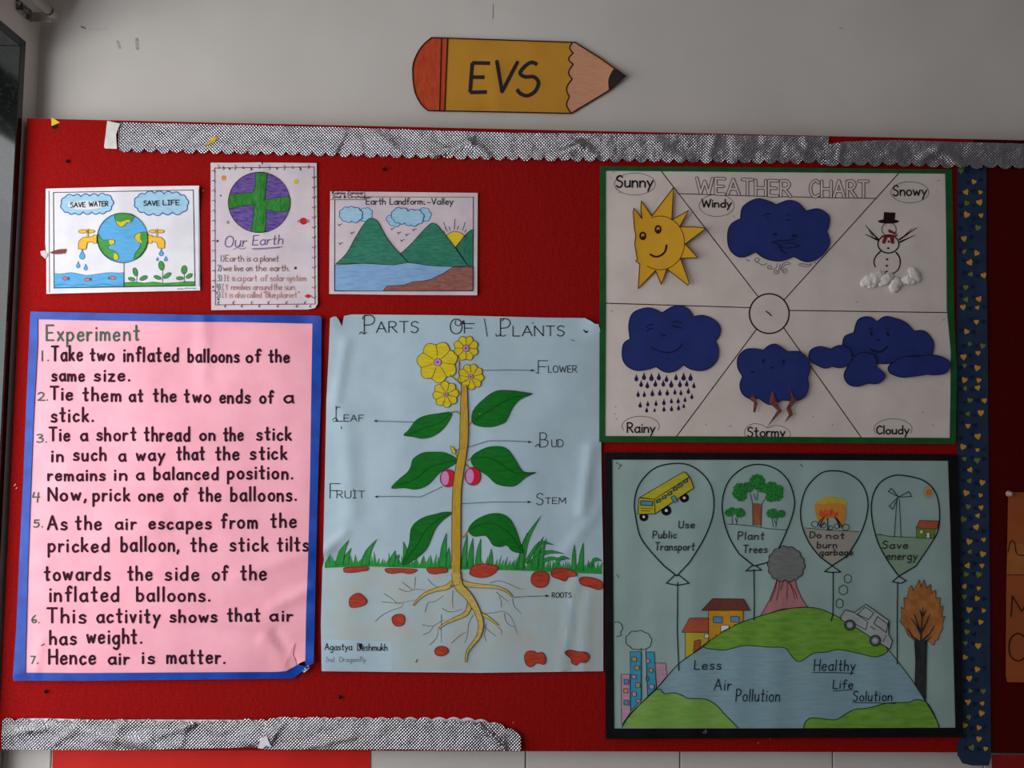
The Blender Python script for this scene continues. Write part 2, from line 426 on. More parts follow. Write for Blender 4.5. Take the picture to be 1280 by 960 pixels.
M_BRNI = cry('brown_ink', (122, 74, 66), (142, 94, 80))
M_ORGI = cry('orange_ink', (196, 140, 110), (180, 120, 100))
M_MTN = cry('mountain_green', (66, 140, 116), (44, 112, 90), vs=70, st=(1, 1, 4))
M_MTN2 = cry('mountain_green_b', (60, 132, 108), (40, 104, 84), vs=70, st=(4, 1, 1), rot=.5)
M_LAKE = cry('lake_blue', (150, 186, 222), (124, 164, 208), vs=40, st=(1, 1, 6))
M_MUD = cry('mud_brown', (164, 110, 100), (134, 82, 74), vs=80, st=(1, 1, 4))
M_SUNY = cry('sun_yellow', (240, 206, 60), (230, 192, 50))
M_CARD = mat('yellow_card', (230, 172, 42), .55, vs=14, rgb2=(222, 162, 38), spec=.3)
M_PENY = mat('ochre_card', (206, 146, 44), .5, vs=10, rgb2=(196, 136, 38), spec=.35, bump=.0004, bs=30)
M_PENR = cry('rust_crayon', (206, 84, 50), (186, 66, 38), rot=0, st=(4, 1, 1))
M_PENP = cry('wood_pink', (216, 158, 124), (206, 146, 112))
M_PLINE = cry('dark_brown_line', (64, 26, 20), (54, 22, 18))
M_INKD = cry('charcoal_ink', (50, 46, 46), (40, 38, 40))
M_FOIL = foil('silver_foil', (176, 173, 178), .24, .0016)
M_FOILB = foil('silver_foil_plain', (236, 236, 240), .25, .0006)
# ------------------------------------------------------------------ setting: walls, tiles, window, floor, ceiling
WY = 0.045                                  # wall surface behind the board front (y = 0)
XL = P(47.5, 100, -WY).x                    # left wall plane
XR = 2.3
ZT = 3.0
w_top = P(640, 905, -WY).z
front = boxes('wall_front', [(XL-.3, XR, WY, WY+.12, 0, ZT)], M_WALL, loc=((XL+XR)/2, WY, 0)); tag(front, kind='structure')
def solve_y(px, py):                        # where the sight line meets the left wall plane
    v = ROT @ Vector(((px-640)/F, (480-py)/F, -1)); t = (XL-CAM.x)/v.x; return CAM + v*t
c1 = solve_y(32, 52); YJ = c1.y; ZH = c1.z  # far jamb position and window head height
YN = YJ-1.75; ZS = .85
YM0, YM1, YE = YN-.35, YN-1.75, -4.2
lw = boxes('wall_left', [(XL-.3, XL, YJ, WY, 0, ZT), (XL-.3, XL, YN, YJ, ZH, ZT), (XL-.3, XL, YN, YJ, 0, ZS), (XL-.3, XL, YM0, YN, 0, ZT),
                         (XL-.3, XL, YM1, YM0, ZH, ZT), (XL-.3, XL, YM1, YM0, 0, ZS), (XL-.3, XL, YE, YM1, 0, ZT)], M_WALL, loc=(XL, -1.5, 0)); tag(lw, kind='structure')
fl = boxes('floor', [(XL-.3, XR, YE, WY, -.1, 0)], M_FLOOR); tag(fl, kind='structure')
ce = boxes('ceiling', [(XL-.3, XR, YE, WY, ZT, ZT+.1)], M_CEIL); tag(ce, kind='structure')
gm = bpy.data.materials.new('window_glass'); gm.use_nodes = True; nt = gm.node_tree; nt.nodes.clear()
o_ = nt.nodes.new('ShaderNodeOutputMaterial'); mx = nt.nodes.new('ShaderNodeMixShader'); mx.inputs[0].default_value = .08
tr = nt.nodes.new('ShaderNodeBsdfTransparent'); gs = nt.nodes.new('ShaderNodeBsdfGlossy'); gs.inputs['Roughness'].default_value = .02
nt.links.new(tr.outputs[0], mx.inputs[1]); nt.links.new(gs.outputs[0], mx.inputs[2]); nt.links.new(mx.outputs[0], o_.inputs[0])
def window(name, YJ, YN):
    win = bpy.data.objects.new(name, None); link(win); win.location = (XL-.15, (YJ+YN)/2, ZS); tag(win, kind='structure')
    g = .018
    box('granite_jamb', XL-.30, XL+.002, YJ-g, YJ-.0005, ZS, ZH-.0005, M_GRAN, win, .002)
    box('granite_jamb', XL-.30, XL+.002, YN+.0005, YN+g, ZS, ZH-.0005, M_GRAN, win, .002)
    box('granite_head', XL-.30, XL+.002, YN+g, YJ-g, ZH-g, ZH-.0005, M_GRAN, win, .002)
    box('granite_sill', XL-.30, XL+.03, YN+g, YJ-g, ZS+.0005, ZS+g, M_GRAN, win, .002)
    fx0, fx1 = XL-.24, XL-.20
    boxes('window_frame', [(fx0, fx1, YJ-g-.04, YJ-g, ZS+g, ZH-g), (fx0, fx1, YN+g, YN+g+.04, ZS+g, ZH-g), (fx0, fx1, YN+g+.04, YJ-g-.04, ZH-g-.04, ZH-g),
          (fx0, fx1, YN+g+.04, YJ-g-.04, ZS+g, ZS+g+.04), (fx0, fx1, (YJ+YN)/2-.02, (YJ+YN)/2+.02, ZS+g+.04, ZH-g-.04)], M_ALU, win, loc=win.location)
    mid = (YJ+YN)/2
    for (a, b) in ((YN+g+.04, mid-.02), (mid+.02, YJ-g-.04)):
        box('window_pane', XL-.223, XL-.218, a, b, ZS+g+.04, ZH-g-.04, gm, win)
window('window_1', YJ, YN); window('added_window', YM0, YM1)  # the second one is an unseen window added to go with the fill light
# tiles below the board, one by one
tx = [P(x, 948, -WY+.008).x for x in (657, 850)]; TW = tx[1]-tx[0]
tz = P(640, 925, -WY).z
k0 = math.ceil((XL-tx[0])/TW)-1
dado = boxes('trim_1', [(XL+.0005, XR, WY-.004, WY-.0002, tz-3*TW, tz)], M_GROUT, loc=(0, WY-.004, tz-3*TW)); tag(dado, kind='structure')
for r in range(3):
    for k in range(k0, k0+9):
        a = max(tx[0]+k*TW+.0012, XL+.001); b = min(tx[0]+(k+1)*TW-.0012, XR)
        if b-a < .02: continue
        box('tile', a, b, WY-.009, WY-.003, tz-(r+1)*TW+.0012, tz-r*TW-.0012, M_TILE, dado, .0015)
# scuffs and a crack on the wall paint
class WallSh:                               # stands in for a Sheet so marks can be parented to the wall
    pass
ws = WallSh(); ws.root = front; ws.loc = front.location.copy(); ws.hf = lambda x, y: -WY+.0001
M_SCUF = mat('scuff_grey', (120, 112, 108), .8, vs=60)
M_SCUL = mat('scuff_light', (192, 188, 178), .8, vs=60)
d = Draw(ws, 'scuff_mark', label='grey smear on the wall paint'); d.line([(102, 33.5), (107, 35.5)], 2.4, M_SCUF, 0, 1.6); d.line([(110, 35.5), (122, 37), (134, 35.5)], .9, M_SCUL, 0); d.build()
d = Draw(ws, 'crack', label='short dark vertical crack'); d.line([(616.4, 5.5), (616.6, 14), (616.2, 23.5)], .9, M_SCUF, 0); d.build()
d = Draw(ws, 'scuff_mark'); d.line([(1050, 35), (1054, 36)], 2, M_SCUL, 0); d.build()
d = Draw(ws, 'scuff_mark'); d.line([(147, 52), (150, 60)], 3.5, M_SCUL, 0); d.line([(171, 49), (172, 61)], 4.5, M_SCUL, 0); d.build()
# ------------------------------------------------------------------ felt board
def prism(name, pts, m, h0, h1, parent=None, label=None, cat=None):
    """plate with the given outline between two distances from the board plane"""
    pts = list(pts); n = len(pts)
    A = [P(x, y, h1) for x, y in pts]; B = [Vector((a.x, -h0, a.z)) for a in A]
    off = Vector((sum(a.x for a in A)/n, -h0, min(a.z for a in A)))
    rel = off if parent is None else parent.location
    me = bpy.data.meshes.new(name)
    me.from_pydata([tuple(v-rel) for v in A+B], [], [tuple(range(n))[::-1], tuple(range(n, 2*n))]+[(i, (i+1) % n, n+(i+1) % n, n+i) for i in range(n)])
    me.materials.append(m); me.update()
    o = bpy.data.objects.new(name, me); link(o, parent)
    if parent is None: o.location = off
    tag(o, label, cat)
    return o
board = bpy.data.objects.new('notice_board', None); link(board); board.location = P(640, 939, 0)
tag(board, 'wide red felt notice board covering the wall behind all the charts', 'notice board')
prism('felt_panel', [(34, 148), (640, 161.5), (1217, 174), (1217, 940.5), (640, 939), (-2, 937)], M_FELT, -WY+.0005, 0, board)
prism('felt_panel', [(1217.6, 174), (1500, 180), (1500, 943), (1217.6, 941)], M_FELT2, -WY+.0005, 0, board, 'felt panel in a darker red')  # same board, felt set to a darker red beyond the ribbon
# small raised fluff flecks on the felt
M_FLK = mat('lint', (220, 190, 180), .9)
class BoardSh: pass
bs_ = BoardSh(); bs_.root = board; bs_.loc = board.location.copy(); bs_.hf = lambda x, y: .0004
d = Draw(bs_, 'lint', label='pale lint flecks'); 
for (x, y, r) in ((18, 607, 1.4), (20, 611, 1.0), (947, 929.5, .6), (962, 924, .5), (253, 239, .6), (641, 904, .6)): d.line([(x, y), (x+1.2, y-1.6)], r, M_FLK, 0)
d.build()['kind'] = 'stuff'
M_NAIL = mat('dark_nail', (26, 16, 16), .4, metal=.6)
for (x, y, lb) in ((85, 202, 'small dark nail in the felt above the save water drawing'), (480.5, 212, 'small dark nail in the felt above the valley drawing'),
                   (425, 871, 'small dark nail below the parts of plants chart'), (58, 864, 'small dark nail below the pink experiment chart'),
                   (1240, 205, 'small dark nail at the top right beside the blue ribbon')):
    o = lathe('nail', [(.001, .002), (.001, -.002), (.0036, -.002), (.0030, -.0042), (.0008, -.0048)], M_NAIL, None, P(x, y, .0005), 'Y', 12); tag(o, lb, 'nail', 'nails in the felt board')
# red sheet on the tiles
sh = Sheet('red_sheet', 'bright red card sheet on the tiles under the bottom silver border', 'sheet', lambda x, y: -WY+.011, 265, 1000)
M_REDC = mat('red_card', (226, 34, 22), .5, vs=12, rgb2=(218, 28, 20), spec=.35)
sh.part('card').fill([(66, 930), (463, 934), (463, 1010), (64, 1010)], M_REDC, 0, grid=30).build(.0008)
sh = Sheet('red_sheet', 'dark red card strip at the lower right corner beyond the ribbon', 'sheet', lambda x, y: .001, 1300, 990)
sh.part('card').fill([(1240, 944), (1420, 946), (1420, 1000), (1240, 1000)], mat('red_card_dark', (150, 22, 16), .6), 0, grid=30).build(.0008)
# ------------------------------------------------------------------ curtain rod on the left wall
M_ROD = mat('painted_rod', (176, 166, 158), .4, vs=10, spec=.5)
M_BRK = mat('chrome_bracket', (190, 186, 184), .25, vs=160, rgb2=(60, 52, 48), metal=.9, lo=.45, hi=.55)
re = P(66.5, 19, -.012)
rod = bpy.data.objects.new('curtain_rod', None); link(rod); rod.location = re
tag(rod, 'pale round curtain rod end with a chrome wall bracket at the top left corner', 'curtain rod')
lathe('pole', [(.008, .0), (.0088, -.001), (.0088, -1.95), (.0086, -1.96)], M_ROD, rod, (0, 0, 0), 'Y', 20)
lathe('end_cap', [(.006, .006), (.0098, .004), (.0102, -.004), (.0102, -.016), (.0088, -.017)], M_ROD, rod, (0, 0, 0), 'Y', 20)
lathe('collar', [(.0092, -.016), (.0098, -.017), (.0098, -.0195), (.0092, -.0205)], mat('rod_collar', (70, 56, 48), .5), rod, (0, 0, 0), 'Y', 20)
ba, bb = solve_y(19, 15), solve_y(38, 27)
def solve_z(px, py): return solve_y(px, py).z
pl = boxes('bracket_plate', [(XL+.0005, XL+.004, ba.y, bb.y, bb.z-.002, bb.z+.022)], M_BRK, rod, loc=re)
md = pl.modifiers.new('bevel', 'BEVEL'); md.width = .0015; md.segments = 2
boxes('bracket_arm', [(XL+.002, re.x+.001, bb.y-.004, bb.y-.001, bb.z-.001, bb.z+.018)], M_ROD, rod, loc=re)
lathe('screw', [(.0012, .004), (.0036, .004), (.003, .0062), (.0008, .0068)], M_BRK, rod, (XL-re.x, (ba.y+bb.y)/2-.01-re.y, bb.z+.011-re.z), 'X', 10)
# ------------------------------------------------------------------ save water drawing
hf = wrinkle(1.0, .0025, .0012, 45, 60, creases=[((150, 232, 150, 366), .0006, 12), ((61, 238, 62, 366), .0006, 5)], corner=[(250, 236, .004, 18), (60, 366, .002, 16)])
sh = Sheet('save_water_drawing', 'landscape white drawing of a globe with two yellow taps and SAVE WATER cloud', 'drawing', hf, 153, 366)
T = fr(40, 220, 5.818)
sh.part('paper').fill(T([(100, 92), (640, 78), (1215, 70), (1220, 400), (1222, 832), (600, 845), (105, 857), (104, 610), (96, 480)]), M_WPAP, 0, grid=5).build(.0004)
d = sh.part('ruled_border'); d.line(T([(155, 120), (1172, 102), (1185, 798), (160, 815), (155, 120)]), .8, M_BLK, 2)
d.line(T([(122, 108), (125, 848)]), .7, M_GREY, 2); d.line(T([(1213, 95), (1216, 800)]), .5, M_GREY, 2); d.build()
def tx_(d, T, t, x0, x1, y, cap, w_, m, s, **k):
    (a, b), (c, e) = T([(x0, y), (x1, k.pop('y1', y))]); d.text(t, a, c, b, cap/s, w_, m, y1=e, **k)
d = sh.part('cloud_caption', 'blue outlined cloud reading SAVE WATER')
cl = scal([(215, 200), (240, 155), (300, 145), (355, 150), (420, 145), (480, 145), (535, 138), (580, 170), (578, 220), (540, 258), (490, 265), (435, 262), (370, 260), (310, 268), (260, 262), (225, 245)], .28)
d.fill(T(cl), M_SKYL, 1, outline=M_OUTB, ow=1.1); d.fill(T(ell(390, 212, 130, 32)), M_WPAP, 2)
tx_(d, T, 'SAVE', 280, 388, 228, 34, 1.0, M_BLK, 5.818, L=4, y1=224); tx_(d, T, 'WATER', 414, 552, 222, 34, 1.0, M_BLK, 5.818, L=4, y1=218); d.build()
d = sh.part('cloud_caption', 'blue outlined cloud reading SAVE LIFE')
cl = scal([(748, 195), (770, 150), (820, 132), (890, 126), (960, 130), (1020, 126), (1080, 140), (1122, 165), (1128, 215), (1095, 262), (1020, 262), (950, 265), (880, 272), (815, 262), (765, 235)], .28)
d.fill(T(cl), M_SKYL, 1, outline=M_OUTB, ow=1.1)
tx_(d, T, 'SAVE', 812, 926, 214, 34, 1.0, M_BLK, 5.818, L=4); tx_(d, T, 'LIFE', 952, 1072, 210, 34, 1.0, M_BLK, 5.818, L=4); d.build()
d = sh.part('globe_drawing', 'blue and green globe')
d.fill(T(ell(657, 450, 184, 181, 40)), M_SKYB, 1, outline=M_BLK, ow=.7, oL=5)
for pts, yl in (([(600, 286), (640, 272), (700, 272), (745, 292), (715, 335), (690, 338), (665, 365), (635, 368), (612, 335)], [(612, 325), (640, 335), (700, 318), (715, 335), (690, 338), (662, 368), (632, 366)]),
                ([(482, 425), (510, 462), (560, 464), (592, 462), (600, 490), (560, 505), (552, 528), (600, 548), (628, 582), (615, 612), (570, 600), (510, 555), (478, 490)], [(560, 466), (592, 462), (600, 490), (570, 502)]),
                ([(838, 412), (800, 408), (755, 425), (745, 455), (788, 490), (775, 532), (750, 562), (742, 608), (790, 582), (832, 520), (840, 460)], [(760, 425), (790, 415), (785, 450), (800, 485), (770, 480), (745, 455)])):
    d.fill(T(smooth(pts, True, 3)), M_GRN, 2, outline=M_LEAFL, ow=.4, oL=4); d.fill(T(smooth(yl, True, 3)), M_YEL, 3)
d.fill(T(smooth([(600, 560), (628, 582), (615, 612), (595, 600)], True, 3)), M_YEL, 3); d.build()
for tp, hl, st in ((([(470, 430), (470, 490), (445, 490), (440, 476), (402, 484), (392, 535), (335, 530), (338, 475), (370, 446), (442, 440), (444, 430)]), ((370, 403, 34, 13), (428, 403, 28, 12)), [(404, 385), (404, 440)]),
                   (([(843, 430), (845, 490), (872, 488), (876, 475), (905, 484), (918, 525), (963, 525), (965, 475), (940, 445), (875, 440), (872, 430)]), ((876, 403, 26, 12), (935, 403, 26, 12)), [(907, 385), (907, 440)])):
    d = sh.part('tap_drawing', 'yellow tap'); d.fill(T(tp), M_TAPY, 2, outline=M_PLINE, ow=.5)
    for e in hl: d.fill(T(ell(*e, n=12)), M_TAPY, 2, outline=M_PLINE, ow=.45)
    d.line(T(st), 1.3, M_TAPY, 3); d.line(T([(st[0][0]-6, st[0][1]), (st[0][0]-6, 440)]), .4, M_PLINE, 4); d.line(T([(st[0][0]+6, st[0][1]), (st[0][0]+6, 440)]), .4, M_PLINE, 4); d.build()
for (x, y, w_, h_) in ((365, 568, 42, 76), (335, 645, 28, 46), (390, 662, 28, 46), (940, 555, 34, 54), (912, 603, 18, 26), (973, 600, 26, 38)):
    d = sh.part('water_drop'); d.fill(T(bez_drop(x, y, w_, h_)), M_SKYB, 1, outline=M_OUTB, ow=.5); d.build()
d = sh.part('pond_drawing', 'blue water with small pink fish')
wv = smooth([(158, 708), (210, 712), (280, 702), (340, 712), (400, 722), (480, 712), (560, 702), (620, 705), (668, 702)], False, 3)
d.fill(T(wv+[(668, 802), (160, 813)]), M_SKYB, 1, outline=M_OUTB, ow=.5)
d.line(T(smooth([(160, 795), (230, 785), (300, 798), (370, 788), (440, 798), (520, 785), (600, 795), (668, 788)], False, 3)), .5, M_OUTB, 3)
for (x, y, s_) in ((240, 745, 1), (400, 752, 1), (587, 742, -1)):
    d.fill(T(ell(x, y, 20, 13, 10)), cry('fish_pink', (214, 130, 130), (190, 110, 110)), 3, outline=M_PLINE, ow=.35); d.fill(T([(x+s_*18, y), (x+s_*32, y-14), (x+s_*32, y+14)]), M_OUTB, 3)
d.build()
d = sh.part('garden_drawing', 'three green sprouts on grass')
d.fill(T([(668, 776), (740, 770), (820, 778), (880, 770), (960, 780), (1060, 774), (1120, 768), (1185, 768), (1184, 796), (670, 803)]), M_GRN, 1, outline=M_LEAFL, ow=.5)
d.line(T([(668, 632), (668, 803)]), .7, M_BLK, 3)
for stx, y0, lv in ((762, 705, ((750, 698, 16, 32, -15), (724, 750, 26, 13, 15), (810, 742, 30, 15, -25))), (949, 680, ((940, 652, 20, 34, -8), (912, 738, 28, 13, 20), (982, 724, 32, 15, -35))), (1107, 700, ((1105, 682, 20, 32, 5), (1074, 744, 26, 13, 0), (1142, 727, 26, 14, -35)))):
    d.line(T([(stx, y0), (stx, 775)]), .6, M_LEAFL, 2)
    for (x, y, rx, ry, ro) in lv: d.fill(T(ell(x, y, rx, ry, 12, rot=ro)), M_GRN, 2, outline=M_LEAFL, ow=.5)
d.build()
d = sh.part('faint_writing', 'faint pencil writing'); tx_(d, T, 'mahika', 1055, 1100, 824, 10, .35, M_GREY, 5.818); tx_(d, T, 'sharma', 1110, 1190, 820, 10, .35, M_GREY, 5.818); d.build()
tp = Sheet('tape_scrap', 'torn red and white tape scrap over the left edge of the save water drawing', 'tape', lambda x, y: hf(x, y)+.0008, 72, 318)
d = tp.part('red_flag'); d.fill(T([(128, 556), (160, 542), (200, 532), (248, 530), (240, 562), (190, 568), (150, 566)]), mat('dark_red_foil', (120, 20, 32), .4), 3); d.build(.0003)
d = tp.part('white_end', 'crumpled white end'); d.fill(T([(60, 548), (90, 540), (104, 556), (140, 554), (110, 566), (112, 580), (96, 602), (66, 575)]), mat('white_tape', (200, 190, 190), .4), 2); d.build(.0003)
# ------------------------------------------------------------------ our earth drawing
hf = wrinkle(2.0, .0025, .001, 40, 70, creases=[((328, 205, 328, 290), .0012, 5)], corner=[(397, 385, .004, 12), (264, 388, .002, 14)])
sh = Sheet('our_earth_drawing', 'portrait white drawing of a purple and green Earth with handwritten facts', 'drawing', hf, 330, 387)
T = fr(250, 195, 4.8); S_ = 4.8
sh.part('paper').fill(T([(64, 40), (220, 40), (368, 38), (374, 60), (378, 39), (700, 42), (704, 500), (706, 885), (690, 912), (645, 921), (300, 922), (68, 925), (64, 500)]), M_WPAP2, 0, grid=5).build(.0004)
d = sh.part('ruled_border', 'ruled border with small curls')
d.line(T([(88, 72), (684, 66)]), .8, M_PLINE, 2); d.line(T([(88, 72), (92, 893)]), .8, M_GREY, 2); RB = cry('red_brown', (140, 40, 44), (120, 34, 40))
d.line(T([(684, 66), (690, 888)]), .8, RB, 2); d.line(T([(690, 888), (92, 893)]), .8, RB, 2)
for i in range(13):
    y = 95+i*60; d.line(T(smooth([(72, y-4), (84, y-10), (92, y+2)])), .7, M_INKD, 3); d.line(T(smooth([(672, y+30), (684, y+38), (694, y+26)])), .7, M_INKD, 3)
for i, x in enumerate((110, 140, 175, 210, 258, 305, 355, 415, 460, 505, 555, 600, 650)):
    d.line(T(smooth([(x-3, 54+(i % 3)*8), (x+5, 64+(i % 3)*8), (x-1, 76+(i % 2)*8)])), .7+.4*(i % 3 == 2), M_INKD, 3)
for i, x in enumerate((110, 150, 200, 250, 310, 355, 410, 465, 518, 580, 630, 660)):
    d.line(T(smooth([(x+6, 872+(i % 2)*22), (x-4, 880+(i % 2)*22), (x+4, 890+(i % 2)*18)])), .8, M_INKD, 3)
d.build()
d = sh.part('earth_drawing', 'purple and green crayon Earth'); E = ell(355, 278, 186, 182, 44)
d.fill(T(E), M_PURP, 1, outline=M_PLINE, ow=.6, oL=4)
def arcE(a0, a1): return ell(355, 278, 185, 181, 8, a0, a1)
d.fill(T([(335, 98), (405, 103), (397, 180), (388, 262), (462, 250), (530, 240)]+arcE(-10, 16)[1:]+[(460, 335), (392, 322), (400, 370), (388, 457), (305, 455), (318, 380), (324, 292), (250, 300), (180, 316)]+arcE(168, 194)[1:]+[(240, 224), (318, 218), (330, 190)]), M_GRNV, 2, grid=5, outline=M_LEAFL, ow=.5)
d.build()
d = sh.part('lettering', 'purple title Our Earth')
tx_(d, T, 'Our', 146, 275, 547, 66, 1.0, M_PURI, S_, slant=.12, y1=543); tx_(d, T, 'Earth', 314, 495, 535, 56, 1.0, M_PURI, S_, slant=.12, y1=528)
d.line(T(smooth([(200, 560), (225, 550), (250, 558), (274, 550)])), .7, M_PURI, 3); d.line(T([(310, 556), (400, 552), (495, 545)]), .8, M_PURI, 3); d.line(T([(318, 563), (420, 556), (480, 550)]), .5, M_PURI, 3); d.build()
M_BR2 = cry('faded_red_ink', (170, 112, 106), (184, 130, 122))
for ls, m, y in (((("1)", 122, 146), ("Earth", 152, 262), ("is", 282, 302), ("a", 320, 344), ("planet", 362, 470)), M_BRNI, 632),
                 ((("2)", 104, 128), ("we", 138, 188), ("live", 206, 258), ("on", 276, 312), ("the", 332, 396), ("earth.", 420, 535)), M_BRNI, 690),
                 ((("3)", 104, 130), ("It", 142, 172), ("is", 192, 208), ("a", 222, 246), ("part", 260, 340), ("of", 362, 402), ("solar", 420, 505), ("system", 520, 634)), M_BR2, 750),
                 ((("4)", 100, 122), ("It", 128, 168), ("revolves", 186, 300), ("around", 318, 430), ("the", 442, 490), ("sun.", 506, 575)), M_BR2, 803),
                 ((("5)", 98, 120), ("It", 128, 160), ("is", 176, 196), ("also", 210, 268), ("called", 282, 368), ('"Blue', 382, 450), ('planet".', 462, 605)), M_ORGI, 850)):
    d = sh.part('lettering')
    for (t, a, b) in ls: tx_(d, T, t, a, b, y, 36, .75, m if t[0] not in '12345' else M_GREY, S_)
    d.build()
for (x, y, r, c, n_) in ((143, 132, 15, (236, 150, 90), 'orange'), (578, 152, 14, (220, 200, 60), 'yellow'), (168, 398, 9, (130, 160, 160), 'pale_teal'), (125, 238, 5, (70, 60, 70), 'dark'), (573, 672, 8, (80, 66, 90), 'dark'),
                      (105, 510, 7, (70, 60, 70), 'dark'), (78, 785, 6, (50, 50, 70), 'dark'), (110, 860, 6, (70, 60, 70), 'dark')):
    d = sh.part('crayon_dot', n_.replace('_', ' ')+' dot'); d.fill(T(ell(x, y, r, r*1.1, 10)), cry(n_+'_dot', c, tuple(v*.85 for v in c)), 1); d.build()
for (x, y, k) in ((620, 391, 1), (648, 841, .55)):
    d = sh.part('ringed_planet', 'red ringed planet'); d.fill(T(ell(x, y, 22*k, 21*k, 12)), cry('planet_red', (214, 44, 48), (190, 36, 42)), 2); d.line(T(ell(x, y, 34*k, 11*k, 16, 0, 359)), .7, cry('planet_red', 0, 0), 3); d.build()
tp = Sheet('tape_scrap', 'tiny yellow tape triangle folded over the top left edge of the felt board', 'tape', lambda x, y: .0012, 69, 162)
d = tp.part('yellow_flap'); d.fill([(64, 146.5), (75, 153), (64.5, 157.5)], mat('yellow_tape', (246, 196, 40), .4), 2); d.build(.0003)
d = tp.part('dark_hole', 'dark puncture below the flap'); d.fill(ell(68, 158.5, 4, 3, 10), M_NAIL, 0); d.build()
# ------------------------------------------------------------------ valley drawing
hf = wrinkle(3.0, .0025, .001, 60, 80, corner=[(412, 240, .0015, 18), (597, 367, .002, 16)])
sh = Sheet('valley_drawing', 'landscape drawing of green mountains, lake and sun titled Earth Landforms Valley', 'drawing', hf, 504, 368)
T = fr(400, 225, 6.095); S_ = 6.095
sh.part('paper').fill(T([(78, 86), (640, 92), (1202, 98), (1200, 500), (1198, 878), (600, 875), (70, 868), (72, 480)]), M_WPAP2, 0, grid=5).build(.0004)
d = sh.part('ruled_border'); d.line(T([(345, 128), (1172, 131)]), .7, M_GREY, 2); d.line(T([(1168, 131), (1165, 845), (110, 845), (112, 152)]), .8, M_BLK, 2)
d.line(T([(80, 150), (342, 150), (340, 86)]), .6, M_BLK, 2); d.line(T([(345, 130), (400, 128)]), 1.0, M_BLK, 2); d.build()
d = sh.part('lettering', 'tiny name written in the corner box')
for (t, a, b, y) in (('Kainia', 92, 190, 108), ('Zanwar', 208, 330, 108), ('2nd', 94, 158, 138), ('&', 180, 196, 138), ('Orchid', 212, 340, 138)): tx_(d, T, t, a, b, y, 22, .75, M_BLK, S_)
d.build()
d = sh.part('lettering', 'title Earth Landforms Valley')
for (t, a, b) in (('Earth', 350, 498), ('Landform', 532, 778), (':', 790, 800), ('-', 815, 838), ('Valley', 850, 1012)): tx_(d, T, t, a, b, 186, 48, 1.0, M_INKD, S_)
d.disc(*T([(794, 185)])[0], .9, M_INKD, 4); d.build()
for (ps, ps2) in (([(150, 262), (172, 222), (215, 212), (262, 214), (305, 232), (318, 268), (300, 305), (240, 312), (195, 312), (160, 292)], [(312, 232), (345, 216), (385, 228), (394, 258), (375, 300), (335, 312), (308, 300)]),
                  ([(545, 268), (565, 232), (620, 218), (670, 240), (720, 232), (772, 250), (785, 295), (745, 335), (695, 342), (645, 325), (600, 325), (560, 300)], [(762, 232), (800, 214), (832, 240), (838, 285), (800, 312), (775, 300)])):
    d = sh.part('cloud_drawing', 'blue cloud pair')
    if ps2[0][0] > 500: d.fill(T(scal([(508, 285), (545, 272), (600, 322), (605, 345), (560, 348), (520, 322)], .25)), M_SKYL, 1, outline=M_OUTB, ow=.7, oL=2)
    d.fill(T(scal(ps2, .28)), M_SKYL, 1, outline=M_OUTB, ow=.7, oL=2); d.fill(T(scal(ps, .28)), M_SKYB if 0 else M_SKYL, 3, outline=M_OUTB, ow=.8); d.build()
m1 = smooth([(118, 640), (200, 560), (262, 450), (330, 340), (368, 298), (395, 292), (440, 320), (500, 430), (560, 510), (612, 565), (668, 628)], False, 3)
d = sh.part('sun_drawing', 'yellow half sun with rays'); d.fill(T(ell(1030, 470, 82, 78, 16, 205, 335)+[(1105, 420), (1030, 515), (955, 430)]), M_SUNY, 1, outline=M_PLINE, ow=.6)
for a, b in (((940, 320), (964, 385)), ((1028, 295), (1022, 380)), ((1108, 320), (1084, 385)), ((983, 355), (990, 385)), ((1054, 350), (1044, 378)), ((938, 388), (952, 402)), ((1116, 375), (1100, 400)), ((952, 365), (972, 392))): d.line(T([a, b]), .6, M_BLK, 2)
d.build()
d = sh.part('mountain_drawing'); d.fill(T(smooth([(1035, 515), (1095, 430), (1145, 384), (1168, 380)], False, 3)+[(1165, 660), (1130, 658)]), M_MTN2, 2, outline=M_BLK, ow=.6); d.build()
d = sh.part('mountain_drawing'); d.fill(T(smooth([(612, 562), (700, 480), (790, 380), (840, 334), (862, 328), (890, 342), (930, 390), (1010, 490), (1080, 590), (1130, 655)], False, 3)+[(1020, 660), (860, 655), (665, 628)]), M_MTN, 4, outline=M_BLK, ow=.6); d.build()
d = sh.part('mountain_drawing'); d.fill(T(m1+[(560, 648), (330, 635)]), M_MTN, 6, outline=M_BLK, ow=.6); d.build()
d = sh.part('lake_drawing', 'blue lake'); shore = [(1020, 660), (940, 710), (850, 755), (780, 770), (710, 775), (640, 800), (510, 808), (480, 845)]
d.fill(T([(114, 648), (330, 635), (560, 648), (665, 628), (860, 655)]+shore+[(112, 843)]), M_LAKE, 6, outline=M_BLK, ow=.5); d.build()
d = sh.part('bank_drawing', 'brown bank'); d.fill(T(list(reversed(shore))+[(1090, 662), (1165, 665), (1164, 843)]), M_MUD, 6, outline=M_BLK, ow=.6); d.build()
for (x, y) in ((150, 342), (245, 404), (155, 485), (550, 373), (600, 404), (662, 418), (715, 380), (625, 462)):
    d = sh.part('bird_drawing'); d.line(T([(x-12, y-6), (x-4, y+8), (x+2, y-4), (x+18, y-8)]), .7, M_INKD, 2); d.build()
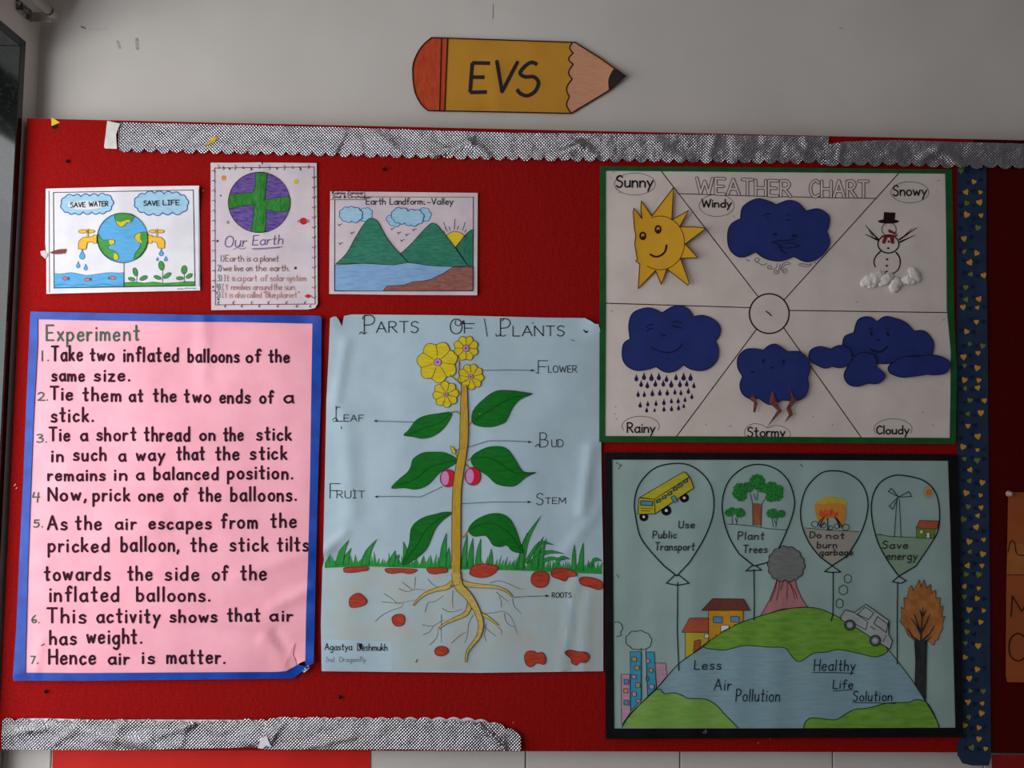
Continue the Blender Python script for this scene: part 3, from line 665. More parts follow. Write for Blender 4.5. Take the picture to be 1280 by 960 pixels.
# ------------------------------------------------------------------ pencil cut-out
hf = wrinkle(4.0, .003, .001, 70, 60, creases=[((620, 75, 622, 140), .0012, 8)], corner=[(782, 96, .007, 22), (520, 90, .002, 20)])
_h = hf; hfp = lambda x, y: _h(x, y)-WY
sh = Sheet('pencil_cutout', 'big paper pencil cutout lettered EVS glued high on the pale wall', 'cutout', hfp, 648, 140)
T = fr(480, 0, 4)
lefta = smooth([(220, 553), (185, 520), (155, 460), (144, 380), (146, 320), (165, 270), (195, 225), (237, 188)], False, 4)
outl = lefta+[(600, 200), (955, 212), (1085, 292), (1208, 380), (1120, 455), (935, 567), (600, 560)]
sh.part('card').fill(T(outl), M_PENY, 0, grid=6).build(.0004)
sc = segs([[(940, 214), (928, 240), (945, 265)], [(945, 265), (922, 295), (945, 322)], [(945, 322), (922, 362), (940, 395)], [(940, 395), (912, 440), (926, 484)], [(926, 484), (912, 525), (935, 566)]], 5)+[(935, 566)]
d = sh.part('eraser_end', 'rust red crayoned eraser end'); d.fill(T(lefta+[(319, 190), (303, 556)]), M_PENR, 1, outline=M_PLINE, ow=1.3, oL=4)
d.line(T([(288, 190), (278, 555)]), 1.4, M_PLINE, 4); d.line(T([(318, 190), (303, 556)]), 1.6, M_PLINE, 4); d.build()
d = sh.part('sharpened_wood', 'pinkish sharpened wood'); d.fill(T(sc+[(1128, 452), (1122, 400), (1148, 346), (956, 212)]), M_PENP, 1); d.line(T(sc), 1.4, M_PLINE, 4); d.build()
d = sh.part('pencil_tip', 'charcoal tip'); d.fill(T(smooth([(1148, 346), (1124, 395), (1126, 453)], False, 4)+[(1208, 380)]), M_INKD, 2, outline=M_PLINE, ow=.8); d.build()
d = sh.part('outline'); d.line(T(outl[-1:]+lefta+[(600, 200), (955, 212), (1085, 292), (1208, 380), (1120, 455), (935, 567), (600, 560)]), 1.5, M_PLINE, 5); d.build()
d = sh.part('lettering', 'charcoal letters EVS')
d.line(T([(530, 316), (441, 314), (430, 462), (514, 460)]), 4.6, M_INKD, 3, caps=False); d.line(T([(438, 386), (502, 386)]), 4.6, M_INKD, 3, caps=False)
d.line(T([(564, 308), (590, 458), (666, 312)]), 4.4, M_INKD, 3); d.line(T(smooth([(766, 322), (735, 312), (700, 335), (680, 366), (705, 384), (748, 384), (772, 412), (756, 455), (718, 478), (682, 468), (664, 446)], False, 5)), 4.6, M_INKD, 3, caps=False); d.build()
# ------------------------------------------------------------------ pink experiment chart
hf = wrinkle(5.0, .005, .0040, 75, 85, fine=.0002, Lf=26, creases=[((255, 400, 255, 470), .0016, 9), ((30, 620, 240, 605), .0018, 12), ((330, 800, 378, 832), .003, 7), ((345, 790, 372, 845), -.0025, 6), ((300, 720, 385, 690), .0015, 9),
      ((60, 700, 200, 655), .0016, 12), ((340, 760, 390, 735), .0022, 8), ((45, 838, 52, 800), .0016, 5), ((220, 770, 380, 780), .0012, 12)],
      corner=[(392, 832, .006, 20), (402, 397, .004, 14), (17, 850, .003, 16)])
sh = Sheet('experiment_chart', 'large pink handwritten chart headed Experiment with a blue tape border', 'poster', hf, 206, 850)
inner = [(47, 398.5), (120, 400), (220, 401.5), (300, 402), (390.5, 403), (389, 500), (387.5, 600), (385, 700), (382.5, 770), (381.5, 826), (374, 829), (367, 838), (352, 841.5), (200, 841.5), (100, 841.5), (31, 841), (35, 720), (38, 620), (42, 520)]
sh.part('paper').fill(inner, M_PINKP, 0, grid=5).build(.0004)
d = sh.part('tape_border', 'glossy blue tape border')
d.fill([(38, 389.5), (120, 391), (250, 393.5), (398, 394.5), (402, 397), (401.5, 404), (391, 404.5), (300, 402.6), (220, 402), (120, 400.5), (46, 399)], M_BTAPE, 5, 5)
d.fill([(38, 389.5), (47, 398.5), (47, 430), (42, 520), (38, 620), (34.5, 720), (31.5, 841), (31, 850), (17, 851), (16, 846), (20, 790), (24, 700), (29, 600), (33, 500)], M_BTAPE, 6, 5)
d.fill([(17, 843), (31, 841), (100, 841.5), (200, 840.8), (345, 840), (357, 839), (372, 831), (388, 834), (377, 840), (367, 848), (330, 848.5), (200, 850), (100, 851), (18, 850.8)], M_BTAPE, 7, 5)
d.fill([(402, 397), (401, 500), (397.5, 600), (395, 700), (393, 790), (392, 829), (384, 833), (381.5, 829), (383, 770), (385, 700), (387.5, 600), (389.5, 500), (390.5, 402.8)], M_BTAPE, 6, 5)
d.build(.0002)
d = sh.part('torn_corner', 'torn pink flap at the lower right corner'); d.fill([(352, 840), (358, 826), (364, 812), (369, 803), (366, 818), (371, 830), (366, 838)], mat('pink_back', (236, 160, 170), .6), 5, 3)
d.fill([(378, 838), (385, 831), (387, 835), (380, 841)], M_WPAP, 6, 3); d.build(.0003)
EL = [((('Experiment', 57, 174, 426.5, 19),), M_GINK, 2.4),
 ((('Take', 64, 103, 451.5, 18), ('two', 112, 143, 451.5, 15), ('inflated', 153.5, 223.5, 452.5, 17), ('balloons', 234.5, 299, 453.5, 16), ('of', 307, 326, 453.5, 15), ('the', 335, 362, 453.5, 15)), None, 0),
 ((('same', 64, 105.5, 477, 15), ('size.', 117, 163, 477, 15)), None, 0),
 ((('Tie', 62, 91, 500.5, 16), ('them', 103, 151, 502, 16), ('at', 161, 179, 502.5, 15), ('the', 191, 220, 503, 16), ('two', 230, 263, 503.5, 16), ('ends', 274, 313, 504.5, 16), ('of', 324, 342, 504.5, 15), ('a', 354, 366.5, 504.5, 15)), None, 0),
 ((('stick.', 63, 117, 528, 17),), None, 0),
 ((('Tie', 61, 87.5, 551.5, 16), ('a', 100, 109.5, 551.5, 15), ('short', 120, 170, 551.5, 16), ('thread', 180, 237.5, 552, 17), ('on', 249, 269, 551.5, 15), ('the', 278.5, 304, 551.5, 16), ('stick', 320, 364.5, 551, 16)), None, 0),
 ((('in', 64, 79, 577.5, 15), ('such', 91.5, 133, 576.5, 16), ('a', 148, 157.5, 577, 15), ('way', 170, 206, 576.5, 15), ('that', 220.5, 256, 575.5, 16), ('the', 268.5, 299, 575.5, 16), ('stick', 312.5, 358.5, 575, 16)), None, 0),
 ((('remains', 59.5, 132, 601.5, 14), ('in', 142, 159, 601, 14), ('a', 170, 180, 600.5, 14), ('balanced', 192, 273, 600, 15), ('position.', 284, 366, 599.5, 16)), None, 0),
 ((('Now,', 59.5, 108, 626.5, 16), ('prick', 115.5, 162, 627, 16), ('one', 172.5, 204, 627, 15), ('of', 217, 235, 627, 16), ('the', 247.5, 276, 627, 17), ('balloons.', 288, 371, 627, 17)), None, 0),
 ((('As', 59, 84, 663, 17), ('the', 94, 127, 663, 17), ('air', 143.5, 170, 662.5, 15), ('escapes', 186, 264, 662, 15), ('from', 276, 321.5, 661, 17), ('the', 338, 370, 660, 17)), None, 0),
 ((('pricked', 59.5, 136.5, 690.5, 17), ('balloon,', 150.5, 224.5, 690, 18), ('the', 238, 271, 690, 17), ('stick', 286.5, 335, 689.5, 17), ('tilts', 346.5, 385.5, 689.5, 17)), None, 0),
 ((('towards', 55, 138, 726, 17), ('the', 159, 190, 726, 17), ('side', 206, 248.5, 726, 17), ('of', 264.5, 285, 726, 17), ('the', 300.5, 333, 725.5, 18)), None, 0),
 ((('inflated', 61, 149, 752.5, 18), ('balloons.', 170, 263, 752.5, 17)), None, 0),
 ((('This', 58, 107.5, 779.5, 18), ('activity', 120, 200, 779, 17), ('shows', 212, 271.5, 778.5, 15), ('that', 283.5, 325, 777.5, 16), ('air', 337, 366, 777, 14)), None, 0),
 ((('has', 62, 95.5, 806.5, 17), ('weight.', 108, 177.5, 805, 18)), None, 0),
 ((('Hence', 60, 119.5, 831, 18), ('air', 134.5, 162, 831, 15), ('is', 177, 193, 830, 15), ('matter.', 208, 281.5, 830, 17)), None, 0)]
for ws_, m, wd in EL:
    for (t, a, b, y, cap) in ws_:
        d = sh.part('lettering', 'green heading Experiment' if m else None)
        d.text(t, a+1, b-1, y-1, cap, wd or 2.75, m or M_MAR, L=3, sp=.3, jit=.025); d.build()
for (t, a, b, y, cap) in (('1.', 51, 61, 451, 12), ('2.', 47, 59.5, 500.5, 10), ('3.', 46, 58, 553, 10), ('4', 40.5, 49, 626, 11), ('5.', 42, 53, 659, 9), ('6.', 40, 49, 778.5, 9), ('7.', 38.5, 47, 829.5, 9)):
    d = sh.part('numeral', 'green item number'); d.text(t, a, b, y, cap, 1.7, M_GINK, L=3); d.build()
d = sh.part('pen_tick'); d.line([(51.5, 807), (55, 805)], 1.0, M_BLK, 3); d.build()
# ------------------------------------------------------------------ parts of plants chart
hf = wrinkle(6.0, .0045, .0036, 55, 130, fine=.0003, Lf=24, creases=[((420, 500, 432, 430), .0018, 7), ((430, 520, 440, 640), .002, 12), ((738, 560, 728, 640), .0028, 7), ((720, 720, 702, 838), .0018, 4), ((745, 640, 700, 700), .0014, 8), ((430, 668, 405, 690), .002, 6), ((735, 745, 728, 838), .0014, 6)],
      corner=[(404, 690, .005, 16), (402, 838, .006, 24), (413, 398, .004, 14), (748, 405, .005, 14)])
sh = Sheet('plant_parts_chart', 'pale blue chart of a yellow flowering plant titled Parts of Plants', 'poster', hf, 578, 840)
G1, G2, G3, G4 = fr(400, 380, 5.333), fr(560, 380, 5.333), fr(400, 540, 5.333), fr(560, 540, 5.333)
G5, G6 = fr(395, 680, 5.645), fr(570, 680, 5.645); K = 5.333
sh.part('paper').fill([(412.5, 398), (416, 396), (420, 395.5), (423, 399), (427.5, 408), (429, 400), (430, 395), (440, 393), (500, 393.5), (560, 394), (680, 397), (731, 397.5), (738, 401), (744, 405), (748, 405), (750, 412), (752, 600), (754, 700), (754, 839), (600, 841), (500, 840), (402, 839), (401, 780), (403, 710), (405, 700), (404, 690), (406, 600), (408, 500), (411, 440)], M_BLUEP, 0, grid=5).build(.0004)
d = sh.part('soil_area', 'greyish washed soil'); 
d.fill([(407, 710), (430, 708), (455, 707), (560, 711), (640, 713), (752, 718), (752, 838), (640, 838), (490, 838), (489, 802), (406, 799)], M_SOIL, 1, 7); d.build()
# grass
d = sh.part('grass_drawing', 'band of jagged green grass'); random.seed(11)
top = []; x = 407.0
def gl_(x): return 709 + (x-407)/345*8.5
top.append((406, gl_(406)-6))
tall = [(424, 436, 675, 10), (432, 439, 685, 7), (456, 471, 674, 10), (490, 494, 688, 8), (494, 499, 693, 7), (508, 504, 677, 8), (553, 558, 666, 9), (560, 561, 684, 6), (580, 584, 668, 7), (588, 591, 672, 7), (597, 601, 673, 7), (613, 614, 686, 6), (650, 676, 645, 9), (651, 659, 666, 6), (668, 679, 671, 9), (675, 683, 673, 7), (717, 718, 681, 6), (726, 729, 678, 7)]
while x < 751:
    hgt = random.uniform(6, 17); wd = random.uniform(2.4, 4.2); lean = random.uniform(-3, 3.5)
    y0 = gl_(x)-5-random.uniform(0, 4)
    top += [(x, y0), (x+wd/2+lean, y0-hgt*.8), (min(x+wd, 752), y0+.5)]; x += wd+random.uniform(0, 1.2)
d.fill(top+[(752.5, gl_(752)), (640, 713), (560, 711.5), (455, 708), (406, 710)], M_GRASS, 2, 8)
for (xb, xt, yt, w_) in tall:
    y0 = gl_(xb)-4; mx_ = (xb+(xt-xb)*.3, y0+(yt-y0)*.55)
    d.fill(smooth([(xb-w_/2, y0), (mx_[0]-w_*.36, mx_[1]), (xt, yt)], False, 4)+smooth([(xt, yt), (mx_[0]+w_*.36, mx_[1]), (xb+w_/2, y0)], False, 4)[1:], M_GRASS, 3, 8, outline=M_LEAFL, ow=.35)
for (xb, yb, xt, yt) in ((660, 700, 705, 692), (665, 705, 706, 700), (655, 700, 692, 681), (690, 706, 712, 699), (735, 705, 752, 701)):
    d.fill(smooth([(xb, yb+3), ((xb+xt)/2, min(yb, yt)-4), (xt, yt)], False, 4)+smooth([(xt, yt), ((xb+xt)/2, min(yb, yt)+1), (xb+4, yb+5)], False, 4)[1:], M_GRASS, 3, 8, outline=M_LEAFL, ow=.3)
d.build()
# roots, stem
def taper(pts, w0, w1): 
    q = smooth(pts, False, 5); L_, R_ = [], []
    for i, b in enumerate(q):
        a, c = q[max(i-1, 0)], q[min(i+1, len(q)-1)]; dv = Vector((c[0]-a[0], c[1]-a[1])).normalized(); hw = (w0+(w1-w0)*i/(len(q)-1))/2
        L_.append((b[0]-dv.y*hw, b[1]+dv.x*hw)); R_.append((b[0]+dv.y*hw, b[1]-dv.x*hw))
    return L_+R_[::-1]
for pl_ in ([G5(p) for p in ([(585, 315), (640, 335), (700, 320), (770, 325)], [(610, 270), (660, 310), (690, 325)], [(700, 235), (695, 310)], [(480, 350), (540, 390), (570, 415), (620, 410), (700, 395)], [(465, 408), (540, 415), (600, 420)],
          [(420, 545), (470, 500), (540, 465), (600, 445), (615, 415)], [(770, 480), (790, 415), (840, 405), (900, 360)], [(890, 455), (950, 480), (1030, 460)], [(750, 570), (820, 580), (880, 545), (910, 535)], [(755, 640), (800, 620), (830, 575)], [(805, 710), (850, 660), (862, 600)],
          [(955, 700), (1010, 650), (1060, 620)], [(966, 330), (962, 400), (966, 450)], [(885, 500), (882, 600), (885, 700)], [(790, 250), (830, 290), (880, 310)])] +
         [G6(p) for p in ([(240, 275), (300, 260), (370, 280), (430, 310), (480, 320)], [(285, 340), (330, 380), (370, 405)], [(320, 445), (318, 400), (300, 370)], [(400, 385), (410, 440), (460, 490)], [(200, 490), (270, 485), (330, 475), (390, 520), (430, 630)], [(340, 490), (360, 560), (420, 590)],
          [(200, 580), (240, 620), (280, 650)], [(215, 560), (200, 640), (215, 690)], [(300, 590), (320, 610), (318, 640)], [(120, 500), (90, 560), (80, 640), (60, 700)])]):
    d = sh.part('root_hair'); d.line(smooth(pl_, False, 4), .75, M_GREY, 3, .4); d.build()
d = sh.part('root_drawing', 'branching ochre roots')
for pts, w0, w1 in (([(568, 727), (558, 734), (545, 737), (532, 742), (522, 750), (516.5, 757)], 7, 1.5), ([(575, 727), (586, 731), (602, 732.5), (620, 734), (633, 739), (640.5, 746)], 7, 1.6),
                    ([(588, 752), (583, 766), (570, 773), (557, 779), (548, 786)], 7, 1.6), ([(598, 766), (610, 772), (623, 782)], 5, 1.8),
                    ([(570, 716), (573, 732), (584, 744), (591, 754), (597, 766), (601, 780), (598, 795), (590, 806), (584, 815), (582, 828)], 12, 1.8)):
    q_ = taper(pts, w0, w1); hn = len(q_)//2; d.fill(q_, M_ROOT, 9 if w0 == 12 else 4, 6)
    for side in (q_[:hn], q_[hn:]): d.line(side, .5, M_PLINE, 10 if w0 == 12 else 5)
d.fill(ell(589, 751, 4, 3.4, 10), cry('root_rust', (214, 140, 50), (190, 120, 40)), 7); d.build()
for pts in (G1([(865, 470), (900, 500), (945, 540)]), G1([(915, 590), (945, 595)]), G1([(925, 375), (925, 470), (940, 520)]), G1([(872, 722), (905, 715), (935, 735)]), G2([(130, 810), (160, 775), (215, 730)]), G4([(88, 690), (100, 700), (135, 650)]), G4([(125, 188), (155, 172)]), G3([(905, 150), (915, 170)]), G4([(112, 205), (135, 235)])):
    d = sh.part('twig'); d.line(smooth(pts, False, 3), 1.5, M_STEM, 5); d.line([(p[0]+.7, p[1]+.9) for p in smooth(pts, False, 3)], .4, M_PLINE, 6); d.build()
d = sh.part('stem_drawing', 'tall ochre stem')
st = smooth([(576.5, 481), (575, 520), (574, 560), (571.5, 572), (567, 600), (565, 630), (564.6, 690), (565, 722), (563, 733)], False, 3)+smooth([(575, 730), (575.5, 700), (576, 630), (577.5, 602), (584.5, 555), (585, 520), (583.5, 481)], False, 3)
d.fill(st, M_STEM, 8, 6); nn_ = len(st)//2; d.line(st[:nn_-2], .55, M_PLINE, 9); d.line(st[nn_+1:], .55, M_PLINE, 9); d.build()
# leaves, fruit, bud, flowers
for T_, pts, vein in ((G1, [(557, 875), (590, 840), (640, 775), (700, 745), (790, 730), (875, 722), (850, 790), (800, 850), (740, 885), (680, 897), (620, 885)], [(590, 868), (700, 825), (800, 790), (860, 740)]),
          (G2, [(560, 600), (520, 590), (430, 578), (320, 580), (230, 640), (165, 715), (162, 790), (210, 815), (280, 820), (340, 805), (385, 780), (430, 690), (480, 635)], [(180, 780), (300, 690), (420, 630), (540, 600)]),
          (G3, [(475, 375), (520, 320), (580, 270), (605, 230), (620, 180), (680, 140), (750, 133), (840, 140), (915, 190), (860, 235), (790, 275), (720, 350), (640, 382), (560, 372)], [(500, 360), (640, 310), (720, 240), (830, 205), (905, 190)]),
          (G4, [(585, 270), (530, 270), (490, 255), (450, 190), (400, 120), (350, 97), (270, 100), (200, 130), (155, 170), (170, 230), (260, 290), (320, 345), (400, 362), (450, 355), (520, 300)], [(165, 175), (260, 170), (350, 210), (440, 270), (560, 272)]),
          (G3, [(878, 540), (830, 533), (760, 550), (700, 565), (640, 600), (605, 650), (595, 740), (570, 820), (550, 885), (620, 855), (700, 790), (740, 710), (770, 640), (820, 585)], [(565, 865), (640, 760), (700, 660), (780, 590), (860, 545)]),
          (G4, [(500, 803), (480, 740), (450, 650), (410, 580), (350, 545), (270, 548), (180, 590), (135, 650), (170, 695), (240, 690), (270, 710), (300, 755), (350, 765), (390, 755), (430, 795)], [(145, 650), (240, 610), (330, 620), (420, 690), (490, 795)])):
    d = sh.part('leaf_drawing'); d.fill(T_(smooth(pts, True, 3)), M_LEAF, 5, 7, outline=M_LEAFL, ow=.5); d.line(T_(smooth(vein, False, 4)), .5, M_LEAFL, 7); d.build()
for (c, rx, ry) in (((1018, 295), 53, 61), ((852, 308), 52, 59)):
    d = sh.part('fruit_drawing', 'round red fruit'); d.fill(G3(ell(c[0], c[1], rx, ry, 20)), M_CRIM, 5, outline=M_PLINE, ow=.5); d.fill(G3(ell(c[0]-rx*.35, c[1], rx*.5, ry*.8, 16)), M_LILAC, 6); d.build()
d = sh.part('bud_drawing', 'small yellow bud'); d.fill(G3([(868, 92), (890, 105), (905, 130), (900, 150), (882, 140), (872, 115)]), M_YEL, 9, outline=M_PLINE, ow=.5); d.build()
for (cx, cy, r, rc, n_, ph) in ((783, 388, 137, 25, 7, 10), (972, 295, 84, 22, 8, 0), (1005, 485, 88, 17, 9, 20), (838, 602, 88, 16, 8, 5)):
    d = sh.part('flower_drawing', 'yellow lobed flower')
    cu = [(cx+.84*r*math.cos(2*math.pi*i/n_+ph), cy+.84*r*math.sin(2*math.pi*i/n_+ph)) for i in range(n_)]
    pet = scal(cu, .36, 6); 
    d.fill(G1(pet), M_YEL, 5, 6, outline=M_PLINE, ow=.55)
    for p in cu: d.line(G1(smooth([p, (cx+(p[0]-cx)*.6+r*.03, cy+(p[1]-cy)*.6), (cx+(p[0]-cx)*.32, cy+(p[1]-cy)*.32)], False, 3)), .45, M_PLINE, 7)
    d.fill(G1(ell(cx, cy, rc, rc, 14)), M_LILAC, 8, outline=M_PLINE, ow=.5); d.fill(G1(ell(cx, cy, rc*.35, rc*.35, 8)), M_PURI, 9); d.build()
# stones
for T_, pts in ((G5, [(195, 185), (200, 168), (270, 162), (360, 160), (362, 185), (320, 192), (270, 200), (205, 200)]), (G5, [(488, 175), (560, 172), (700, 178), (700, 195), (660, 210), (600, 200), (540, 208), (500, 200)]),
        (G5, [(782, 172), (850, 168), (922, 172), (920, 200), (880, 205), (845, 212), (800, 205)]), (G6, [(98, 190), (130, 150), (200, 140), (285, 155), (285, 190), (240, 225), (170, 238), (105, 220)]),
        (G6, [(528, 250), (545, 205), (590, 192), (645, 205), (655, 250), (635, 295), (590, 308), (545, 290)]), (G6, [(668, 200), (700, 175), (770, 172), (840, 200), (845, 225), (790, 235), (770, 262), (720, 245), (680, 230)]),
        (G6, [(868, 250), (900, 232), (970, 240), (1025, 265), (1032, 310), (1000, 322), (950, 305), (890, 290)]), (G6, [(482, 800), (500, 760), (545, 755), (570, 770), (610, 765), (635, 810), (620, 850), (570, 840), (530, 868), (495, 850)]),
        (G6, [(768, 770), (800, 748), (860, 760), (920, 765), (942, 800), (915, 835), (870, 835), (850, 855), (815, 840), (810, 810)]), (G5, [(235, 390), (270, 355), (310, 350), (358, 400), (330, 435), (245, 447)]),
        (G5, [(535, 520), (575, 495), (618, 505), (622, 555), (590, 580), (550, 570)]), (G5, [(840, 740), (880, 720), (925, 735), (930, 765), (890, 790), (845, 780)])):
    d = sh.part('stone_drawing'); d.fill(T_(smooth(pts, True, 3)), M_STONE, 5, outline=M_STONEL, ow=.7); d.build()
# title and labels
def word(sh, name, T, s, items, m=M_BLK, label=None):
    d = sh.part(name, label)
    for (t, a, b, y, cap, wd) in items: tx_(d, T, t, a, b, y, cap, wd, m, s)
    return d
d = word(sh, 'lettering', G1, K, (('P', 296, 368, 196, 118, 1.1), ('ARTS', 375, 655, 190, 72, 1.1)), label='title word Parts'); d.line(G1(smooth([(262, 198), (275, 186), (290, 200), (310, 190)])), .9, M_BLK, 3); d.line(G1(smooth([(283, 100), (290, 82), (310, 78)])), .9, M_BLK, 3); d.build()
d = word(sh, 'lettering', G1, K, (('O', 868, 946, 198, 100, 1.1), ('F', 962, 1025, 193, 62, 1.0)), label='title word Of'); d.line(G1(smooth([(905, 110), (900, 135), (925, 145), (940, 125), (930, 105)])), .9, M_BLK, 3); d.fill(G1([(945, 112), (960, 108), (962, 130), (950, 138)]), M_MAR, 4)
d.line(G1([(1094, 98), (1104, 150), (1114, 216)]), .9, M_BLK, 3); d.build()
d = word(sh, 'lettering', G2, K, (('P', 348, 416, 215, 114, 1.1), ('LANTS', 432, 774, 213, 66, 1.1)), label='title word Plants'); d.line(G2(smooth([(318, 200), (325, 215), (345, 205), (365, 215), (385, 205)])), .9, M_BLK, 3); d.line(G2(smooth([(360, 112), (375, 98), (395, 98)])), .9, M_BLK, 3); d.line(G2([(560, 130), (572, 124)]), .7, M_BLK, 3); d.build()
d = word(sh, 'lettering', G2, K, (('F', 600, 662, 462, 84, .9), ('LOWER', 668, 858, 455, 44, .85)), label='label Flower'); d.line(G2([(585, 458), (605, 462)]), .8, M_BLK, 3); d.build()
d = word(sh, 'lettering', G2, K, (('B', 612, 665, 955, 94, .9), ('UD', 690, 768, 953, 48, .85)), label='label Bud'); d.line(G2(smooth([(582, 950), (600, 935), (612, 955)])), .9, M_BLK, 3); d.build()
d = word(sh, 'lettering', G4, K, (('S', 590, 635, 484, 76, .9), ('TEM', 648, 784, 478, 40, .85)), label='label Stem'); d.build()
d = word(sh, 'lettering', G1, K, (('L', 105, 150, 782, 100, .9), ('EAF', 160, 290, 782, 42, .85)), label='label Leaf'); d.line(G1(smooth([(106, 700), (122, 684), (134, 690)])), .7, M_BLK, 3); d.line(G1(smooth([(82, 775), (100, 758), (115, 778), (90, 785)])), .8, M_BLK, 3); d.line(G1([(140, 818), (142, 832)]), .8, M_BLK, 3); d.build()
d = word(sh, 'lettering', G3, K, (('F', 66, 130, 440, 95, .9), ('RUIT', 112, 298, 440, 48, .85)), label='label Fruit'); d.disc(*G3([(222, 382)])[0], .7, M_BLK, 3); d.build()
d = word(sh, 'lettering', G6, 5.645, (('ROOTS', 678, 812, 378, 34, .9),), label='label Roots'); d.build()
for pts, hd in ((G2([(230, 443), (400, 440), (572, 443)]), 1), (G1([(630, 787), (500, 784), (362, 780)]), -1), (G2([(30, 980), (130, 955), (270, 912), (400, 912), (553, 920)]), 1), (G4([(90, 478), (300, 467), (548, 467)]), 1), (G3([(820, 362), (670, 433), (520, 430), (368, 431)]), -1), (G6([(400, 376), (520, 370), (650, 366)]), 1)):
    d = sh.part('label_arrow'); d.line(pts, .6, M_INKD, 8); x, y = pts[-1]; d.fill([(x+hd*1.2, y), (x-hd*3.4, y-1.6), (x-hd*3.4, y+1.6)], M_INKD, 8); d.build()
d = word(sh, 'signature', G5, 5.645, (('Agastya', 62, 252, 748, 46, .9), ('Deshmukh', 292, 502, 752, 48, .9)), label='handwritten signature'); d.fill(G5([(300, 712), (318, 700), (328, 715), (312, 750)]), M_BLK, 4); d.build()
d = word(sh, 'faint_writing', G5, 5.645, (('2nd', 66, 125, 832, 36, .45), ('Dragonfly', 165, 350, 832, 36, .5)), M_GREY, label='faint pencil writing'); d.build()
d = sh.part('pin_mark', 'small dark pin mark'); d.line(G2([(905, 175), (920, 190), (930, 182)]), 1.5, M_BLK, 3); d.line(G2([(820, 238), (845, 246)]), .7, M_BLK, 3); d.build()
d = sh.part('pencil_mark'); d.line(G5([(705, 835), (715, 815)]), 1.0, M_INKD, 3); d.build()
# ------------------------------------------------------------------ weather chart
hf = wrinkle(7.0, .006, .0018, 90, 130, fine=.00015, Lf=30)
sh = Sheet('weather_chart', 'cream chart with green border and blue clouds titled Weather Chart', 'poster', hf, 972, 552)
W1, W2, W3, W4, W5, W6 = fr(740, 200, 8), fr(860, 205, 6.4), fr(1030, 200, 5.333), fr(740, 370, 5.05), fr(890, 350, 4.571), fr(1000, 380, 5.333)
sh.part('paper').fill([(752, 209), (970, 210), (1189, 213), (1190, 400), (1192, 552), (972, 551), (751, 550), (751, 380)], M_CREAM, 0, grid=7).build(.0004)
d = sh.part('tape_border', 'matte green tape border')
d.fill([(750, 208), (870, 208.5), (1010, 210), (1190, 212), (1190, 217.5), (1181, 217), (1010, 215.6), (900, 214.6), (757, 213.5)], M_GTAPE, 4, 6)
d.fill([(750, 208), (757, 213.5), (757.2, 380), (756.2, 545), (756, 552), (749, 552), (749.5, 380)], M_GTAPE, 5, 6)
d.fill([(1190, 212), (1191.5, 300), (1192.5, 390), (1196, 460), (1195, 540), (1194, 555), (1187, 552), (1188, 500), (1188.5, 440), (1183.5, 385), (1183, 300), (1181.5, 217)], M_GTAPE, 5, 6)
d.fill([(749, 545), (900, 545.5), (1188, 547.5), (1195, 549), (1194, 555), (972, 553.5), (749, 552.5)], M_GTAPE, 6, 6)
d.build(.0002)
for a, b in (((827, 214.5), (947, 370)), ((1123, 217), (980, 375)), ((757, 379), (937, 384.5)), ((986, 388), (1184, 390.7)), ((946, 411), (846, 545)), ((979, 409), (1077, 547.5))):
    d = sh.part('sector_line'); d.line([a, b], 1.15, M_PLINE, 1, 1.15); d.disc(a[0]+(b[0]-a[0])*.55, a[1]+(b[1]-a[1])*.55, .9, M_PLINE, 2); d.build()
d = sh.part('hub_circle', 'black ring in the centre'); d.line(ell(961.5, 392, 24.8, 24.8, 40, 0, 360)+[(986.3, 392)], 1.7, M_BLK, 2); d.line([(957.5, 389), (961, 391.5), (964, 394.5)], 1.3, M_BLK, 3); d.build()
d = sh.part('underline'); d.line([(847.5, 242), (960, 245.5), (1096, 248)], .9, M_PLINE, 2); d.build()
for (t, x0, x1, y0, y1, cap) in (('WEATHER', 871, 988, 241.5, 245.5, 19), ('CHART', 1013, 1085, 246, 246.5, 20)):
    d = sh.part('lettering', 'outlined title word '+t.title()); st_ = random.getstate()
    d.text(t, x0, x1, y0, cap, 4.1, M_PLINE, L=2, y1=y1, jit=0); random.setstate(st_); d.text(t, x0, x1, y0, cap, 2.5, M_CREAM, L=3, y1=y1, jit=0); d.build()
for (nm, T_, s_, ex, ey, rx, ry, a, b, y, cap) in (('Sunny', W1, 8, 428, 240, 205, 110, 245, 605, 270, 112), ('Windy', W2, 6.4, 230, 332, 140, 88, 110, 345, 345, 62), ('Snowy', W3, 5.333, 572, 215, 127, 70, 462, 682, 237, 66),
        ('Rainy', W4, 5.05, 307, 822, 118, 63, 222, 395, 862, 60), ('Stormy', W5, 4.571, 317, 868, 134, 46, 203, 415, 895, 54), ('Cloudy', W6, 5.333, 620, 833, 127, 68, 512, 725, 866, 54)):
    d = sh.part('caption', 'ringed caption '+nm)
    e = ell(ex, ey, rx, ry, 30) if nm not in ('Stormy', 'Cloudy', 'Rainy') else ell(ex, ey, rx, ry, 26, 155, 385)
    if nm == 'Stormy': e = smooth([(190, 895), (185, 870), (200, 840), (240, 820), (290, 830), (318, 845), (350, 832), (400, 836), (440, 860), (448, 885), (440, 895)], False, 3)
    else: e = e+([e[0]] if nm in ('Sunny', 'Windy', 'Snowy') else [])
    d.line(T_(e), .55, M_BLK, 1); tx_(d, T_, nm, a, b, y, cap, 1.9 if nm == 'Sunny' else 1.65, M_BLK, s_, L=3); d.build()
S = fr(780, 240, 7.385)
fc = ell(330, 470, 228, 248, 40)
